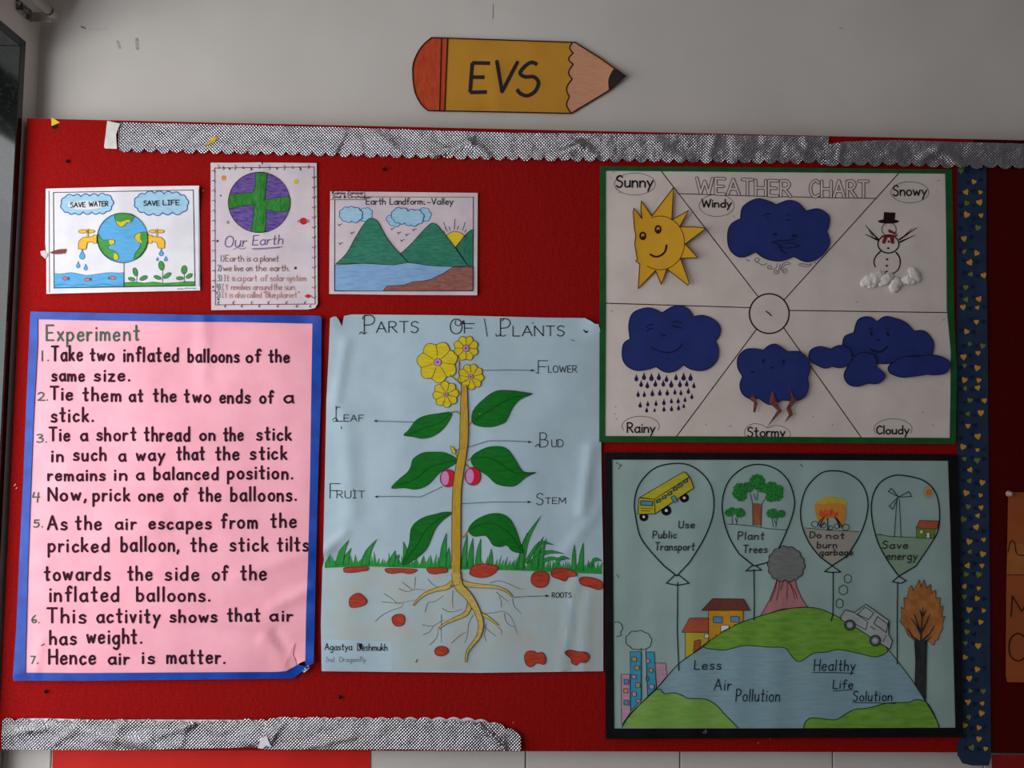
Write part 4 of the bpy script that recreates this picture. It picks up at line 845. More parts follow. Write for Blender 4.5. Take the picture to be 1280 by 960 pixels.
rays = [(95, 340), (84, 180), (92, 148), (165, 245), (155, 165), (160, 82), (255, 222), (458, -44), (440, 258), (597, 168), (512, 322), (650, 322), (757, 335), (563, 480), (680, 606), (520, 612), (603, 840), (590, 862), (395, 710), (345, 855), (290, 725), (130, 893), (145, 665), (108, 640), (122, 620), (98, 480), (108, 400)]
hs = lambda x, y: hf(x, y)+.003+.010*max(0, (x-808)/75)**1.5+.0016*max(0, (800-x)/10)
d = sh.part('paper_sun', 'yellow card sun with a smiling face', hf=hs); d.fill(S(rays), M_CARD, 1, 5); sun = d.build(.0006)
d = sh.part('sun_face', 'brown marker face and outline', hf=hs, parent=sun)
d.line(S(rays+[rays[0]]), .9, M_PLINE, 3); d.line(S(ell(330, 470, 228, 248, 36, -110, 120)), .7, M_PLINE, 3)
for (x, y) in ((314, 345), (173, 405)): d.line(S(ell(x, y, 24, 32, 14)+[(x+24, y)]), 2.2, M_PLINE, 3); d.disc(*S([(x+2, y+12)])[0], 1.7, M_PLINE, 3); 
d.line(S(smooth([(243, 575), (270, 592), (310, 596), (350, 578), (380, 545), (392, 492)], False, 4)), 2.3, M_PLINE, 3); d.build()
def felt_cloud(nm, parts, T_, face, lift=.003):
    hc = lambda x, y: hf(x, y)+lift
    root = None
    for k, sg in enumerate(parts):
        o = T_(segs(sg, 4)); hk = (lambda z: (lambda x, y: hf(x, y)+lift+z))(.0012*k)
        d = sh.part('paper_cloud' if root is None else 'cloud_piece', 'navy foam cutout cloud, '+nm if root is None else None, hf=hk, parent=root)
        d.fill(o, M_NAVY, 0, 6, outline=M_NAVYL, ow=.9, oL=1); ob = d.build(.0018, False)
        if root is None: root = ob
    d = sh.part('cloud_face', 'dark drawn face', hf=lambda x, y: hf(x, y)+lift, parent=root)
    for pts, wd in face: d.line(T_(smooth(pts, False, 4)), wd, M_NAVYL, 2)
    d.build()
felt_cloud('windy', [[[(422, 435), (440, 340), (545, 278), (640, 295), (705, 325)], [(705, 325), (800, 290), (880, 310), (945, 375)], [(945, 375), (1040, 358), (1125, 410), (1130, 480), (1110, 540)], [(1110, 540), (1135, 620), (1100, 700), (1020, 765), (940, 780), (848, 738)],
     [(848, 738), (760, 772), (680, 772), (600, 745), (540, 700)], [(540, 700), (460, 740), (390, 735), (330, 670), (318, 560), (345, 480), (422, 435)]]], W2,
     [([(610, 412), (635, 398), (655, 402)], 1.2), ([(780, 452), (800, 444), (822, 450)], 1.2), ([(625, 434), (650, 438)], .9), ([(800, 408), (815, 415)], 1.0), ([(690, 562), (704, 563)], 3), ([(835, 575), (850, 568), (868, 580)], 2.4), ([(665, 632), (720, 615), (790, 612), (850, 600)], 1.4), ([(700, 635), (740, 655), (745, 690), (790, 715)], 1.6), ([(760, 640), (830, 630), (890, 655)], 1.0), ([(720, 665), (800, 672), (880, 660)], 1.0)])
felt_cloud('rainy', [[[(240, 270), (232, 180), (260, 105), (340, 75), (400, 85), (440, 108)], [(440, 108), (500, 70), (560, 62), (610, 85), (640, 130)], [(640, 130), (700, 122), (770, 150), (808, 195), (805, 245), (778, 285)], [(778, 285), (797, 330), (790, 400), (740, 455), (680, 472), (620, 460), (575, 432)],
     [(575, 432), (530, 470), (480, 482), (440, 470), (405, 445)], [(405, 445), (340, 465), (270, 468), (210, 430), (190, 370), (200, 300), (240, 270)]]], W4,
     [([(345, 195), (360, 182), (384, 180)], 1.3), ([(348, 222), (362, 208), (384, 206)], 1.3), ([(512, 165), (540, 160), (562, 172)], 1.3), ([(508, 188), (535, 196), (562, 202)], 1.3), ([(440, 243), (452, 252), (462, 246)], 1.4), ([(375, 322), (400, 338), (450, 354), (500, 355), (545, 332), (568, 305)], 1.3)])
felt_cloud('stormy', [[[(295, 400), (330, 372), (370, 368), (430, 410)], [(430, 410), (500, 410), (545, 450), (562, 500), (545, 560)], [(545, 560), (552, 610), (530, 665), (480, 690), (400, 685)], [(400, 685), (350, 712), (310, 705), (270, 675)], [(270, 675), (220, 680), (175, 650), (160, 600), (175, 550)],
     [(175, 550), (148, 500), (150, 440), (190, 398), (240, 392), (295, 400)]]], W5, [([(293, 455), (293, 470)], 2.6), ([(407, 460), (409, 476)], 2.6), ([(340, 500), (350, 502)], 2.0), ([(225, 522), (235, 526)], 2.0)], .006)
felt_cloud('cloudy', [[[(360, 190), (385, 110), (430, 85), (480, 92), (512, 120)], [(512, 120), (560, 85), (610, 88), (700, 120), (760, 180)], [(760, 180), (830, 180), (885, 240), (892, 290), (880, 345)], [(880, 345), (700, 350), (600, 395), (510, 395)], [(510, 395), (420, 380), (345, 340), (285, 270)], [(285, 270), (300, 215), (360, 190)]],
     [[(205, 300), (260, 275), (320, 290), (345, 340), (330, 400), (270, 425), (215, 415)], [(215, 415), (170, 428), (120, 410), (65, 370), (70, 310), (130, 283), (205, 300)]],
     [[(330, 400), (380, 335), (450, 325), (500, 350), (512, 420)], [(512, 420), (560, 460), (565, 490), (520, 530), (455, 528)], [(455, 528), (380, 550), (320, 530), (295, 470), (330, 400)]],
     [[(605, 400), (680, 355), (780, 350), (900, 340), (980, 370), (1002, 410), (970, 460), (900, 472), (850, 468)], [(850, 468), (760, 482), (680, 488), (610, 465), (588, 430), (605, 400)]]], W6,
     [([(472, 185), (478, 205)], 2.6), ([(582, 190), (588, 210)], 2.6), ([(460, 170), (480, 160)], 1.2), ([(575, 168), (595, 166)], 1.2), ([(512, 238), (532, 240)], 2.0), ([(470, 300), (500, 316), (540, 318), (582, 285)], 2.2)])
for (x, y) in ((280, 515), (328, 505), (375, 510), (422, 507), (470, 520), (530, 510), (578, 507), (622, 510), (310, 552), (349, 560), (400, 550), (450, 550), (500, 553), (555, 553), (598, 550), (643, 562), (291, 617), (330, 618), (381, 611), (428, 608), (475, 607), (523, 603), (561, 608), (608, 597), (630, 632),
               (304, 685), (352, 678), (404, 675), (454, 668), (501, 660), (544, 659), (587, 652), (345, 717), (395, 718), (454, 711), (502, 709), (546, 703), (579, 692)):
    k = 1.15-(y-505)/212*.35+random.uniform(-.12, .12)
    d = sh.part('raindrop'); d.fill(W4(bez_drop(x, y, 24*k, 44*k)), cry('drop_ink', (56, 40, 92), (44, 30, 80)), 1); d.build()
d = sh.part('wind_swirls', 'thin grey wind swirls'); d.name = 'wind_drawing'
for c in ([(630, 795), (600, 810), (570, 795), (540, 780), (535, 760), (555, 752), (572, 765), (560, 780), (545, 772)], [(715, 795), (705, 830), (680, 840), (645, 838), (636, 820), (655, 812), (668, 825), (655, 832)], [(740, 800), (728, 840), (725, 870), (705, 880), (688, 865), (700, 850), (716, 858), (706, 868)],
          [(825, 800), (790, 785), (755, 805), (738, 850)], [(815, 808), (780, 805), (750, 845), (770, 875), (792, 862), (788, 842), (768, 840), (765, 856), (778, 858)], [(880, 805), (930, 820), (975, 815), (990, 797)], [(890, 798), (930, 800), (965, 805), (985, 795)], [(465, 760), (480, 776), (495, 772)], [(1010, 780), (1030, 795), (1045, 775)]):
    d.line(W2(smooth(c, False, 3)), .6, M_PLINE, 2)
d.build()
M_BOLT = mat('copper_foil', (150, 96, 80), .45, vs=120, rgb2=(110, 60, 52), metal=.35, bump=.0006, bs=150)
for pts in ([(232, 655), (214, 682), (240, 700), (236, 755), (246, 758), (262, 705), (245, 672)], [(345, 635), (326, 700), (374, 745), (316, 840), (400, 748), (368, 692)], [(438, 608), (456, 670), (424, 738), (440, 768), (414, 818), (464, 768), (450, 730), (486, 686), (462, 660)]):
    d = sh.part('lightning_bolt', 'copper coloured bolt', hf=lambda x, y: hf(x, y)+.0085); d.fill(W5(pts), M_BOLT, 0, 4); d.build(.0006)
d = sh.part('snowman_drawing', 'snowman with top hat and red scarf')
M_HAT = cry('hat_black', (44, 24, 26), (34, 18, 20)); M_SCF = cry('scarf_red', (150, 40, 36), (120, 28, 28))
d.fill(W3(ell(430, 409, 70, 15, 20)), M_HAT, 2); d.fill(W3([(400, 346), (440, 350), (476, 350), (470, 408), (396, 404)]), M_HAT, 3)
d.line(W3(ell(433, 462, 48, 44, 26, -60, 245)), .8, M_BLK, 3)
d.line(W3(ell(429, 560, 70, 60, 30)+[(499, 560)]), 1.5, M_BLK, 3)
d.line(W3(smooth([(375, 610), (345, 642), (332, 680), (342, 714)], False, 4)), 1.7, M_BLK, 3, 1.2); d.line(W3(smooth([(480, 616), (504, 652), (506, 700), (490, 735), (460, 756)], False, 4)), 1.9, M_BLK, 3, 1.1)
for a, b, w_ in (((360, 528), (275, 435), 2.0), ((360, 534), (275, 495), 2.4), ((503, 530), (620, 450), 2.2), ((508, 546), (606, 500), 2.2), ((325, 505), (300, 470), 1.0), ((540, 500), (590, 455), 1.0)): d.line(W3([a, b]), w_, M_BLK, 3, .6)
d.fill(W3([(428, 460), (486, 488), (480, 497), (430, 482)]), M_SCF, 4); d.line(W3(smooth([(386, 506), (430, 512), (486, 502)])), 1.8, M_SCF, 4)
d.fill(W3([(400, 508), (425, 512), (405, 560), (385, 552)]), M_SCF, 4); d.fill(W3([(440, 512), (465, 508), (468, 558), (445, 556)]), M_SCF, 4)
for (x, y) in ((431, 544), (428, 588), (420, 662), (418, 705)): d.disc(*W3([(x, y)])[0], 1.4, M_BLK, 4)
d.disc(*W3([(412, 440)])[0], .5, M_BLK, 4); d.disc(*W3([(446, 438)])[0], .5, M_BLK, 4); d.line(W3([(408, 748), (422, 740)]), 1.3, M_BLK, 4); d.build()
import bmesh
M_COT = mat('cotton_wool', (240, 232, 228), .95, vs=120, rgb2=(226, 218, 214), spec=.05, bump=.002, bs=160)
def cotton(pts, label=None):
    """tuft: a chain of soft lumps merged into one knobbly surface"""
    bm = bmesh.new()
    V = []; Fc = []; q = smooth([(p[0], p[1]) for p in pts], False, 4); rs = []
    for i in range(len(q)):
        t = i/(len(q)-1)*(len(pts)-1); k = min(int(t), len(pts)-2); rs.append(pts[k][2]+(pts[k+1][2]-pts[k][2])*(t-k))
    n = 14; hb = hf(*q[0])
    for i, (x, y) in enumerate(q):
        a, c = q[max(i-1, 0)], q[min(i+1, len(q)-1)]; dv = Vector((c[0]-a[0], c[1]-a[1])).normalized()
        e = math.sin(math.pi*min(max((i+.25)/(len(q)-.5), 0), 1))**.35
        for k in range(n):
            th = 2*math.pi*k/n; nn = 1+.35*noise.noise(Vector((x/4, y/4, th)))
            o = 1.35*rs[i]*e*math.cos(th)*nn; u = rs[i]*.0013*e*(.55+.5*math.sin(th))*nn
            bm.verts.new(P(x-dv.y*o, y+dv.x*o, hb+.0006+u)-sh.loc)
    bm.verts.ensure_lookup_table(); m_ = len(q)
    for i in range(m_-1):
        for k in range(n): bm.faces.new([bm.verts[i*n+k], bm.verts[i*n+(k+1) % n], bm.verts[(i+1)*n+(k+1) % n], bm.verts[(i+1)*n+k]])
    bm.faces.new([bm.verts[k] for k in range(n)][::-1]); bm.faces.new([bm.verts[(m_-1)*n+k] for k in range(n)])
    bmesh.ops.recalc_face_normals(bm, faces=bm.faces)
    me = bpy.data.meshes.new('cotton_tuft'); bm.to_mesh(me); bm.free(); me.materials.append(M_COT)
    me.polygons.foreach_set('use_smooth', [True]*len(me.polygons))
    o = bpy.data.objects.new('cotton_tuft', me); link(o, sh.root); o['label'] = 'white cotton wool tuft'
for c in ([(1076, 357, 3.4), (1083, 352, 5), (1092, 348, 5.2), (1101, 344, 4.6), (1106, 341, 3)], [(1098, 356, 3), (1104, 352, 4.4), (1111, 346, 4.6), (1116, 342, 3)], [(1117, 366, 3.4), (1118, 360, 5), (1121, 353, 5.2), (1124, 347, 4)],
          [(1126, 353, 3.4), (1133, 350, 4.6), (1141, 350, 5), (1147, 352, 3.6)], [(1137, 335, 3), (1141, 340, 4.4), (1145, 346, 5), (1149, 353, 3.6)], [(1084, 358, 2.6), (1090, 355, 3.6), (1098, 353, 2.8)]): cotton(c)
# small smudges on the chart
d = sh.part('pencil_smudge', 'faint pencil specks'); random.seed(5)
for (x, y) in ((763, 222), (770, 236), (774, 240), (768, 215), (1152, 212), (1172, 226), (1171, 240), (764, 380), (766, 389), (770, 508), (768, 518), (770, 524), (882, 531), (914, 532), (1154, 516), (1165, 531), (1180, 399), (1178, 480), (1017, 520), (1040, 530), (1070, 378), (918, 271)):
    d.line([(x, y), (x+random.uniform(-2.5, 2.5), y+random.uniform(-1.5, 1.5))], .7, M_SCUF, 1)
o = d.build(); o['kind'] = 'stuff'
# ------------------------------------------------------------------ pollution poster
hf = wrinkle(8.0, .006, .0024, 34, 260, fine=.0001, Lf=40)
sh = Sheet('pollution_poster', 'pale green poster with black border and four drawn balloons above a green globe', 'poster', hf, 980, 922)
V1, V2, V3, V4, V5, V6 = fr(755, 565, 5.333), fr(980, 565, 5.333), fr(755, 730, 4.925), fr(900, 680, 6.4), fr(1040, 700, 4.267), fr(960, 860, 4)
sh.part('paper').fill([(757, 567), (980, 568), (1196, 569), (1199, 740), (1203, 920), (980, 921), (758, 922), (757, 740)], M_MINT, 0, grid=6).build(.0004)
d = sh.part('tape_border', 'matte black tape border')
d.fill([(755.5, 565.5), (900, 566), (1197, 568), (1197, 576.5), (1185, 576), (980, 575), (765, 574.6), (756, 574)], M_BKTAPE, 4, 5)
d.fill([(755.5, 565.5), (765, 574.6), (766.4, 740), (767.6, 910.5), (767, 922), (757, 923.5), (756.5, 740)], M_BKTAPE, 5, 5)
d.fill([(1185, 575), (1197, 568), (1199.5, 660), (1201, 780), (1204, 921), (1194, 922), (1194.2, 910), (1191, 780), (1188, 660)], M_BKTAPE, 5, 5)
d.fill([(757, 910.7), (980, 910.5), (1194.2, 909.7), (1204, 910), (1204, 921.5), (980, 922.5), (757, 924)], M_BKTAPE, 6, 5)
d.build(.0002)
d = sh.part('scratch', 'small pale scratches on the border'); d.line([(878.5, 916.5), (883, 912)], .5, M_SCUL, 9); d.line([(881, 917), (884, 914)], .4, M_SCUL, 9); d.build()
M_LIME = cry('lime_marker', (128, 174, 72), (104, 152, 54), vs=34, st=(1, 1, 4)); M_LIMB = cry('lime_marker_b', (140, 180, 92), (122, 170, 76), vs=34, st=(1, 1, 5))
M_SEA = cry('sea_wash', (146, 176, 186), (132, 164, 178), vs=30, st=(1, 1, 7)); M_DL = cry('dark_teal_line', (22, 44, 44), (18, 36, 38))
G0 = V3([(110, 880), (165, 795), (320, 648), (460, 490), (612, 385)])
rim = smooth(G0+[(893, 795), (912, 784), (935, 775), (960, 767), (985, 761), (1010, 759), (1030, 763), (1055, 775), (1090, 793), (1110, 812)]+V5([(350, 540), (440, 660), (500, 755), (545, 830), (572, 887)]), False, 4)
d = sh.part('globe_drawing', 'blue washed globe'); d.fill(rim+[(1173, 909.5), (777, 910)], M_SEA, 1, 7); d.line(rim, .9, M_DL, 4); d.build()
d = sh.part('land_drawing', 'green land on top of the globe')
d.fill(smooth([(879, 808), (893, 795), (912, 784), (935, 775), (960, 767), (985, 761), (1010, 759), (1030, 763), (1055, 775), (1090, 793), (1110, 812), (1095, 821), (1075, 817), (1049, 812), (1034, 815), (1016, 817), (1000, 827), (991, 822), (981, 810), (962, 809), (931, 807), (909, 812), (895, 812)], True, 4), M_LIME, 2, 7, outline=M_DL, ow=.9); d.build()
d = sh.part('land_drawing', 'yellow green land at the lower left'); q = smooth(V3([(110, 882), (165, 800), (320, 650), (370, 675), (430, 670), (480, 685), (520, 705), (620, 708), (690, 745), (740, 800), (790, 850), (825, 886)]), False, 3)
d.fill(q, M_LIMB, 2, 7); d.line(q, .9, M_DL, 4); d.build()
d = sh.part('land_drawing', 'green land at the lower right'); q = smooth(V6([(178, 205), (182, 180), (197, 158), (230, 148), (330, 160), (380, 135), (430, 108), (500, 100), (600, 75), (700, 72), (740, 58), (790, 70), (830, 130), (856, 200)]), False, 3)
d.fill(q, M_LIME, 2, 7); d.line(q, .9, M_DL, 4); d.build()
M_PK = cry('city_pink', (206, 160, 180), (190, 146, 170)); M_CB = cry('city_blue', (74, 166, 190), (60, 148, 178), st=(4, 1, 1)); M_OR = cry('window_orange', (214, 158, 104), (200, 140, 90)); M_MB = cry('window_blue', (96, 156, 200), (84, 140, 190))
def bld(nm, lb, T_, shapes):
    d = sh.part(nm, lb)
    for pts, m, L in shapes: d.fill(T_(pts), m, L, 6, outline=M_DL, ow=.55, oL=L+1)
    d.build()
def qd(x, y, w_, h_): return [(x-w_/2, y-h_/2), (x+w_/2, y-h_/2+2), (x+w_/2, y+h_/2), (x-w_/2, y+h_/2-2)]
bld('building_drawing', 'pink tower with blue and orange windows', V3, [([(105, 556), (158, 556), (163, 790), (108, 868)], M_PK, 2), (qd(137, 602, 28, 32), M_MB, 4), (qd(134, 657, 26, 28), M_OR, 4), (qd(138, 731, 32, 32), M_MB, 4)])
bld('building_drawing', 'pink building behind the towers', V3, [([(312, 487), (378, 487), (388, 565), (325, 640)], M_PK, 1)])
bld('building_drawing', 'blue tower with many windows', V3, [([(160, 416), (228, 416), (228, 712), (165, 782)], M_CB, 3), (qd(186, 463, 28, 26), M_OR, 5), (qd(203, 516, 26, 26), M_OR, 5), (qd(184, 572, 24, 26), M_PK, 5), (qd(208, 622, 26, 30), M_OR, 5), (qd(185, 678, 24, 28), M_PK, 5), (qd(211, 720, 24, 20), M_PK, 5)])
bld('building_drawing', 'blue tower beside the chimney', V3, [([(258, 418), (308, 418), (322, 640), (268, 690)], M_CB, 3), (qd(270, 474, 20, 26), M_PK, 5), (qd(289, 530, 22, 26), M_OR, 5), (qd(267, 583, 16, 28), M_MB, 5), (qd(293, 632, 28, 28), M_PK, 5)])
d = sh.part('chimney_drawing', 'white chimney with a smoke cloud'); d.line(V3([(228, 400), (230, 715)]), .6, M_DL, 6); d.line(V3([(256, 400), (268, 690)]), .6, M_DL, 6)
c = scal([(135, 345), (150, 312), (200, 293), (250, 300), (282, 325), (288, 365), (270, 392), (258, 398), (228, 398), (200, 400), (160, 385)], .22); d.line(V3(c+[c[0]]), .8, M_DL, 3)
d.line(V3(smooth([(65, 236), (85, 232), (108, 250), (114, 280), (100, 295), (105, 315), (75, 324)], False, 3)), .8, M_DL, 3); d.build()
M_HY = cry('house_orange', (216, 160, 44), (204, 146, 38)); M_HY2 = cry('house_yellow', (204, 180, 60), (190, 166, 50)); M_RF = cry('roof_brown', (128, 72, 62), (108, 54, 48), vs=120); M_RF2 = cry('roof_rust', (190, 96, 70), (170, 80, 58), st=(1, 1, 6))
bld('house_drawing', 'yellow house with a rust roof', V3, [([(500, 298), (643, 298), (643, 352), (500, 462)], M_HY2, 3), ([(478, 298), (526, 210), (643, 208), (643, 296)], M_RF2, 4), ([(556, 350), (592, 342), (592, 390), (550, 424)], M_RF2, 5), (qd(631, 320, 26, 26), M_WPAP, 5)])
bld('house_drawing', 'orange house with a brown roof', V3, [([(643, 163), (857, 163), (855, 228), (740, 290), (645, 350)], M_HY, 4), ([(600, 163), (667, 90), (858, 92), (898, 163)], M_RF, 6), (qd(700, 220, 56, 40), M_MB, 6), (qd(806, 217, 52, 36), M_MB, 6), ([(720, 254), (770, 254), (768, 272), (718, 296)], M_WPAP, 6)])
d = sh.part('volcano_drawing', 'pinkish volcano'); d.fill(V4([(455, 285), (600, 285), (615, 350), (650, 430), (700, 507), (600, 512), (500, 520), (420, 545), (320, 578), (395, 450), (435, 350)]), cry('volcano_pink', (190, 130, 134), (176, 116, 120), st=(4, 1, 1)), 3, 6, outline=M_PLINE, ow=.7)
for pts in ([(480, 290), (470, 370), (450, 450)], [(510, 290), (485, 370)], [(540, 290), (535, 440)], [(545, 290), (580, 370), (600, 440)], [(550, 300), (600, 380), (620, 440)], [(455, 300), (435, 380), (400, 460)]): d.line(V4(pts), .7, M_STONEL, 5)
d.build()
d = sh.part('smoke_drawing', 'grey smoke ball'); d.fill(V4(scal([(395, 130), (420, 75), (470, 38), (540, 28), (600, 50), (645, 100), (668, 150), (660, 210), (625, 265), (590, 285), (520, 286), (450, 282), (410, 245), (392, 190)], .26)), cry('smoke_grey', (128, 132, 130), (112, 116, 114)), 5, 6, outline=M_DL, ow=.8); d.build()
# balloons
BL = ((V1, [(485, 826), (400, 760), (300, 650), (240, 560), (212, 440), (203, 330), (235, 215), (330, 112), (450, 78), (560, 85), (650, 140), (710, 220), (733, 330), (718, 450), (660, 590), (570, 735)], [(470, 822), (415, 875), (490, 889), (567, 875), (500, 822)], [(847, 728), (846.5, 790), (848.5, 838)]),
      (V1, [(1000, 760), (900, 680), (840, 580), (800, 460), (788, 330), (830, 195), (930, 105), (1040, 83), (1150, 115), (1230, 195), (1268, 310), (1262, 400), (1220, 520), (1155, 660), (1095, 735)], [(985, 758), (945, 793), (1050, 787), (1012, 758)], [(942.3, 712), (942.8, 745), (942.6, 775)]),
      (V2, [(320, 758), (240, 700), (170, 610), (120, 490), (112, 370), (150, 240), (240, 145), (330, 125), (430, 145), (520, 215), (558, 320), (550, 430), (505, 555), (425, 690)], [(320, 758), (270, 797), (325, 803), (378, 800)], V2([(327, 800)])+[(1041.5, 745), (1041, 768), (1039, 776)]),
      (V2, [(765, 828), (700, 740), (625, 600), (585, 430), (590, 300), (640, 205), (720, 160), (800, 157), (930, 190), (1010, 270), (1037, 390), (1027, 520), (980, 610), (880, 760)], [(765, 828), (722, 865), (780, 876), (814, 858)], [(1122, 729), (1121.5, 780), (1121.5, 830)]))
for i, (T_, pts, kn, stg) in enumerate(BL):
    d = sh.part('balloon_drawing'); q = [T_([pts[0]])[0]]+smooth(T_(pts[1:]), False, 5)+[T_([pts[0]])[0]]
    d.line(q, 1.5, M_DL, 4); kq = T_(kn); d.line(kq+[kq[0]], 1.3, M_DL, 4); d.line(stg, 1.3, M_DL, 5); d.build()
d = sh.part('ground_wash', 'brownish wash in the lower balloon'); d.fill(V2([(130, 512), (500, 532), (425, 688), (320, 755), (240, 698), (172, 608)]), cry('wash_pink', (160, 160, 150), (170, 156, 146)), 1); d.line(V2([(135, 506), (300, 520), (500, 531)]), .6, M_DL, 3); d.build()
d = sh.part('ground_wash', 'greenish wash in the lower balloon'); d.fill(V2([(605, 552), (985, 575), (880, 756), (765, 824), (702, 738), (628, 600)]), cry('wash_green', (134, 158, 134), (142, 166, 144)), 1); d.line(V2([(620, 545), (700, 562), (985, 576)]), .6, M_DL, 3); d.line(V2([(612, 556), (650, 552), (700, 562)]), .5, M_DL, 3); d.build()
for (t, T_, s_, x0, x1, y, cap) in (('Use', V1, 5.333, 498, 600, 506, 46), ('Public', V1, 5.333, 325, 482, 574, 46), ('Transport', V1, 5.333, 340, 600, 655, 50), ('Plant', V1, 5.333, 893, 1065, 583, 50), ('Trees', V1, 5.333, 928, 1085, 671, 48),
          ('Do', V2, 5.333, 172, 245, 572, 40), ('not', V2, 5.333, 282, 400, 577, 40), ('burn', V2, 5.333, 220, 350, 640, 42), ('garbage', V2, 5.333, 238, 455, 688, 40), ('Save', V2, 5.333, 655, 822, 643, 48), ('energy', V2, 5.333, 682, 885, 718, 52),
          ('Less', V3, 4.925, 557, 718, 525, 56), ('Air', V3, 4.925, 678, 780, 652, 68), ('Pollution', V3, 4.925, 812, 1078, 722, 74), ('Healthy', V5, 4.267, -96, 120, 590, 58), ('Life', V5, 4.267, 5, 108, 685, 46), ('Solution', V5, 4.267, 112, 318, 752, 52)):
    d = sh.part('lettering'); tx_(d, T_, t, x0, x1, y, cap, 1.25, M_INKD if T_ is not V3 and T_ is not V5 else M_DL, s_, L=5, slant=.08, sp=.24)
    if t == 'Healthy': d.line(V5([(-105, 600), (0, 600), (118, 604)]), .8, M_DL, 5)
    if t == 'Life': d.line(V5([(5, 698), (112, 692)]), .8, M_DL, 5)
    if t == 'Solution': d.line(V5([(108, 760), (220, 762), (340, 765)]), .8, M_DL, 5)
    d.build()
# bus
M_BUS = cry('bus_yellow', (196, 186, 54), (180, 170, 44)); d = sh.part('bus_drawing', 'yellow bus on a slope')
for (x, y, r) in ((265, 432, 30), (415, 390, 34), (535, 306, 31)): d.fill(V1(ell(x, y, r, r, 16)), M_BLK, 2); d.fill(V1(ell(x, y, r*.3, r*.3, 8)), M_WPAP, 4)
d.fill(V1([(335, 316), (568, 166), (585, 200), (597, 240), (340, 412)]), M_BUS, 5, outline=M_BLK, ow=.7); d.fill(V1([(240, 302), (530, 132), (545, 138), (568, 168), (335, 316)]), M_BUS, 5, outline=M_BLK, ow=.7)
d.fill(V1([(232, 305), (335, 316), (340, 412), (225, 415)]), M_BUS, 6, outline=M_BLK, ow=.7); d.fill(V1([(245, 324), (325, 330), (322, 358), (243, 354)]), M_MB, 8, outline=M_BLK, ow=.8)
d.line(V1([(246, 374), (318, 378)]), .6, M_PLINE, 8); d.line(V1([(248, 390), (305, 393)]), .6, M_PLINE, 8)
for (x, y) in ((362, 324), (400, 300), (437, 275), (473, 245), (508, 222), (543, 193)): d.fill(V1([(x-13, y-3), (x+13, y-15), (x+13, y+6), (x-12, y+16)]), cry('window_grey', (110, 140, 150), (90, 120, 130)), 7, outline=M_BLK, ow=.7)
d.fill(V1([(444, 302), (468, 290), (490, 326), (468, 338)]), M_MB, 8, outline=M_BLK, ow=.6); d.build()
M_TRK = cry('trunk_brown', (168, 104, 76), (140, 80, 56), st=(4, 1, 1)); M_FOL = mat('foliage_green', (44, 140, 58), .7, vs=260, rgb2=(24, 104, 40), lo=.4, hi=.6)
def tree(T_, trunk, lines, blobs, lb):
    d = sh.part('tree_drawing', lb)
    if trunk: d.fill(T_(trunk), M_TRK, 2)
    for l in lines: d.line(T_(l), .7, M_DL, 3)
    for (x, y, r) in blobs:
        n_ = max(7, int(r/5)); d.fill(T_(scal([(x+r*math.cos(k*6.283/n_)*.92, y+r*math.sin(k*6.283/n_)*.92) for k in range(n_)], .3, 3)), M_FOL, 4, 4)
    d.build()
tree(V1, [(990, 340), (1050, 345), (1046, 490), (990, 488)], [[(975, 280), (990, 345), (992, 488)], [(1085, 295), (1052, 345), (1047, 498)], [(1000, 280), (1012, 320)], [(1025, 260), (1022, 320)]], ((905, 250, 44), (912, 290, 40), (960, 235, 36), (1020, 200, 52), (1055, 235, 36), (1115, 245, 48), (1150, 285, 44), (1110, 300, 34), (1165, 250, 30), (890, 275, 36)), 'big green tree with a brown trunk')
tree(V1, None, [[(853, 420), (855, 482)], [(890, 430), (884, 485)], [(875, 440), (884, 470)]], ((832, 405, 26), (852, 395, 28), (905, 405, 32), (885, 395, 20), (922, 410, 20)), 'small pair of green trees')
tree(V1, None, [[(1120, 440), (1128, 498)], [(1155, 440), (1145, 502)], [(1135, 450), (1145, 480)]], ((1112, 410, 30), (1145, 422, 24), (1182, 412, 26), (1130, 400, 24)), 'small green bushes')
d = sh.part('ground_line'); d.line(V1([(822, 480), (900, 485), (1000, 495), (1100, 512), (1215, 520)]), .7, M_DL, 3); d.build()
# fire in the third balloon
d = sh.part('fire_drawing', 'orange fire on crossed logs')
M_FY = mat('fire_yellow', (196, 178, 62), .7, vs=90, rgb2=(186, 166, 60)); M_FO = mat('fire_orange', (214, 132, 52), .7, vs=120, rgb2=(196, 150, 60), lo=.4, hi=.6); M_FR = mat('fire_red', (212, 66, 44), .7, vs=160, rgb2=(216, 110, 50), lo=.4, hi=.6)
d.fill(V2(smooth([(215, 340), (250, 308), (310, 298), (370, 305), (410, 325), (408, 370), (300, 390), (215, 375)], True, 3)), M_FY, 2, 4); d.fill(V2(smooth([(208, 345), (260, 350), (310, 340), (400, 350), (412, 400), (405, 460), (380, 500), (345, 450), (300, 440), (240, 470), (212, 420)], True, 3)), M_FO, 3, 4)
d.fill(V2([(230, 420), (245, 380), (262, 400), (275, 370), (295, 400), (320, 375), (335, 405), (362, 395), (360, 430), (330, 436), (290, 430), (260, 440)]), M_FR, 4, 4)
for a, b in (((235, 495), (268, 430)), ((222, 485), (250, 445)), ((292, 515), (290, 440)), ((375, 500), (338, 432)), ((390, 500), (350, 440)), ((285, 520), (310, 520)), ((270, 470), (240, 505)), ((360, 455), (370, 505))): d.line(V2([a, b]), 1.1, M_BLK, 5)
for (x, y, rx, ry) in ((205, 482, 24, 20), (262, 490, 18, 16), (310, 505, 14, 14), (350, 495, 16, 16), (410, 502, 26, 20)): 
    e = V2(scal(ell(x, y, rx, ry, 6), .1, 3)); d.line(e+[e[0]], .7, M_BLK, 5)
d.build()
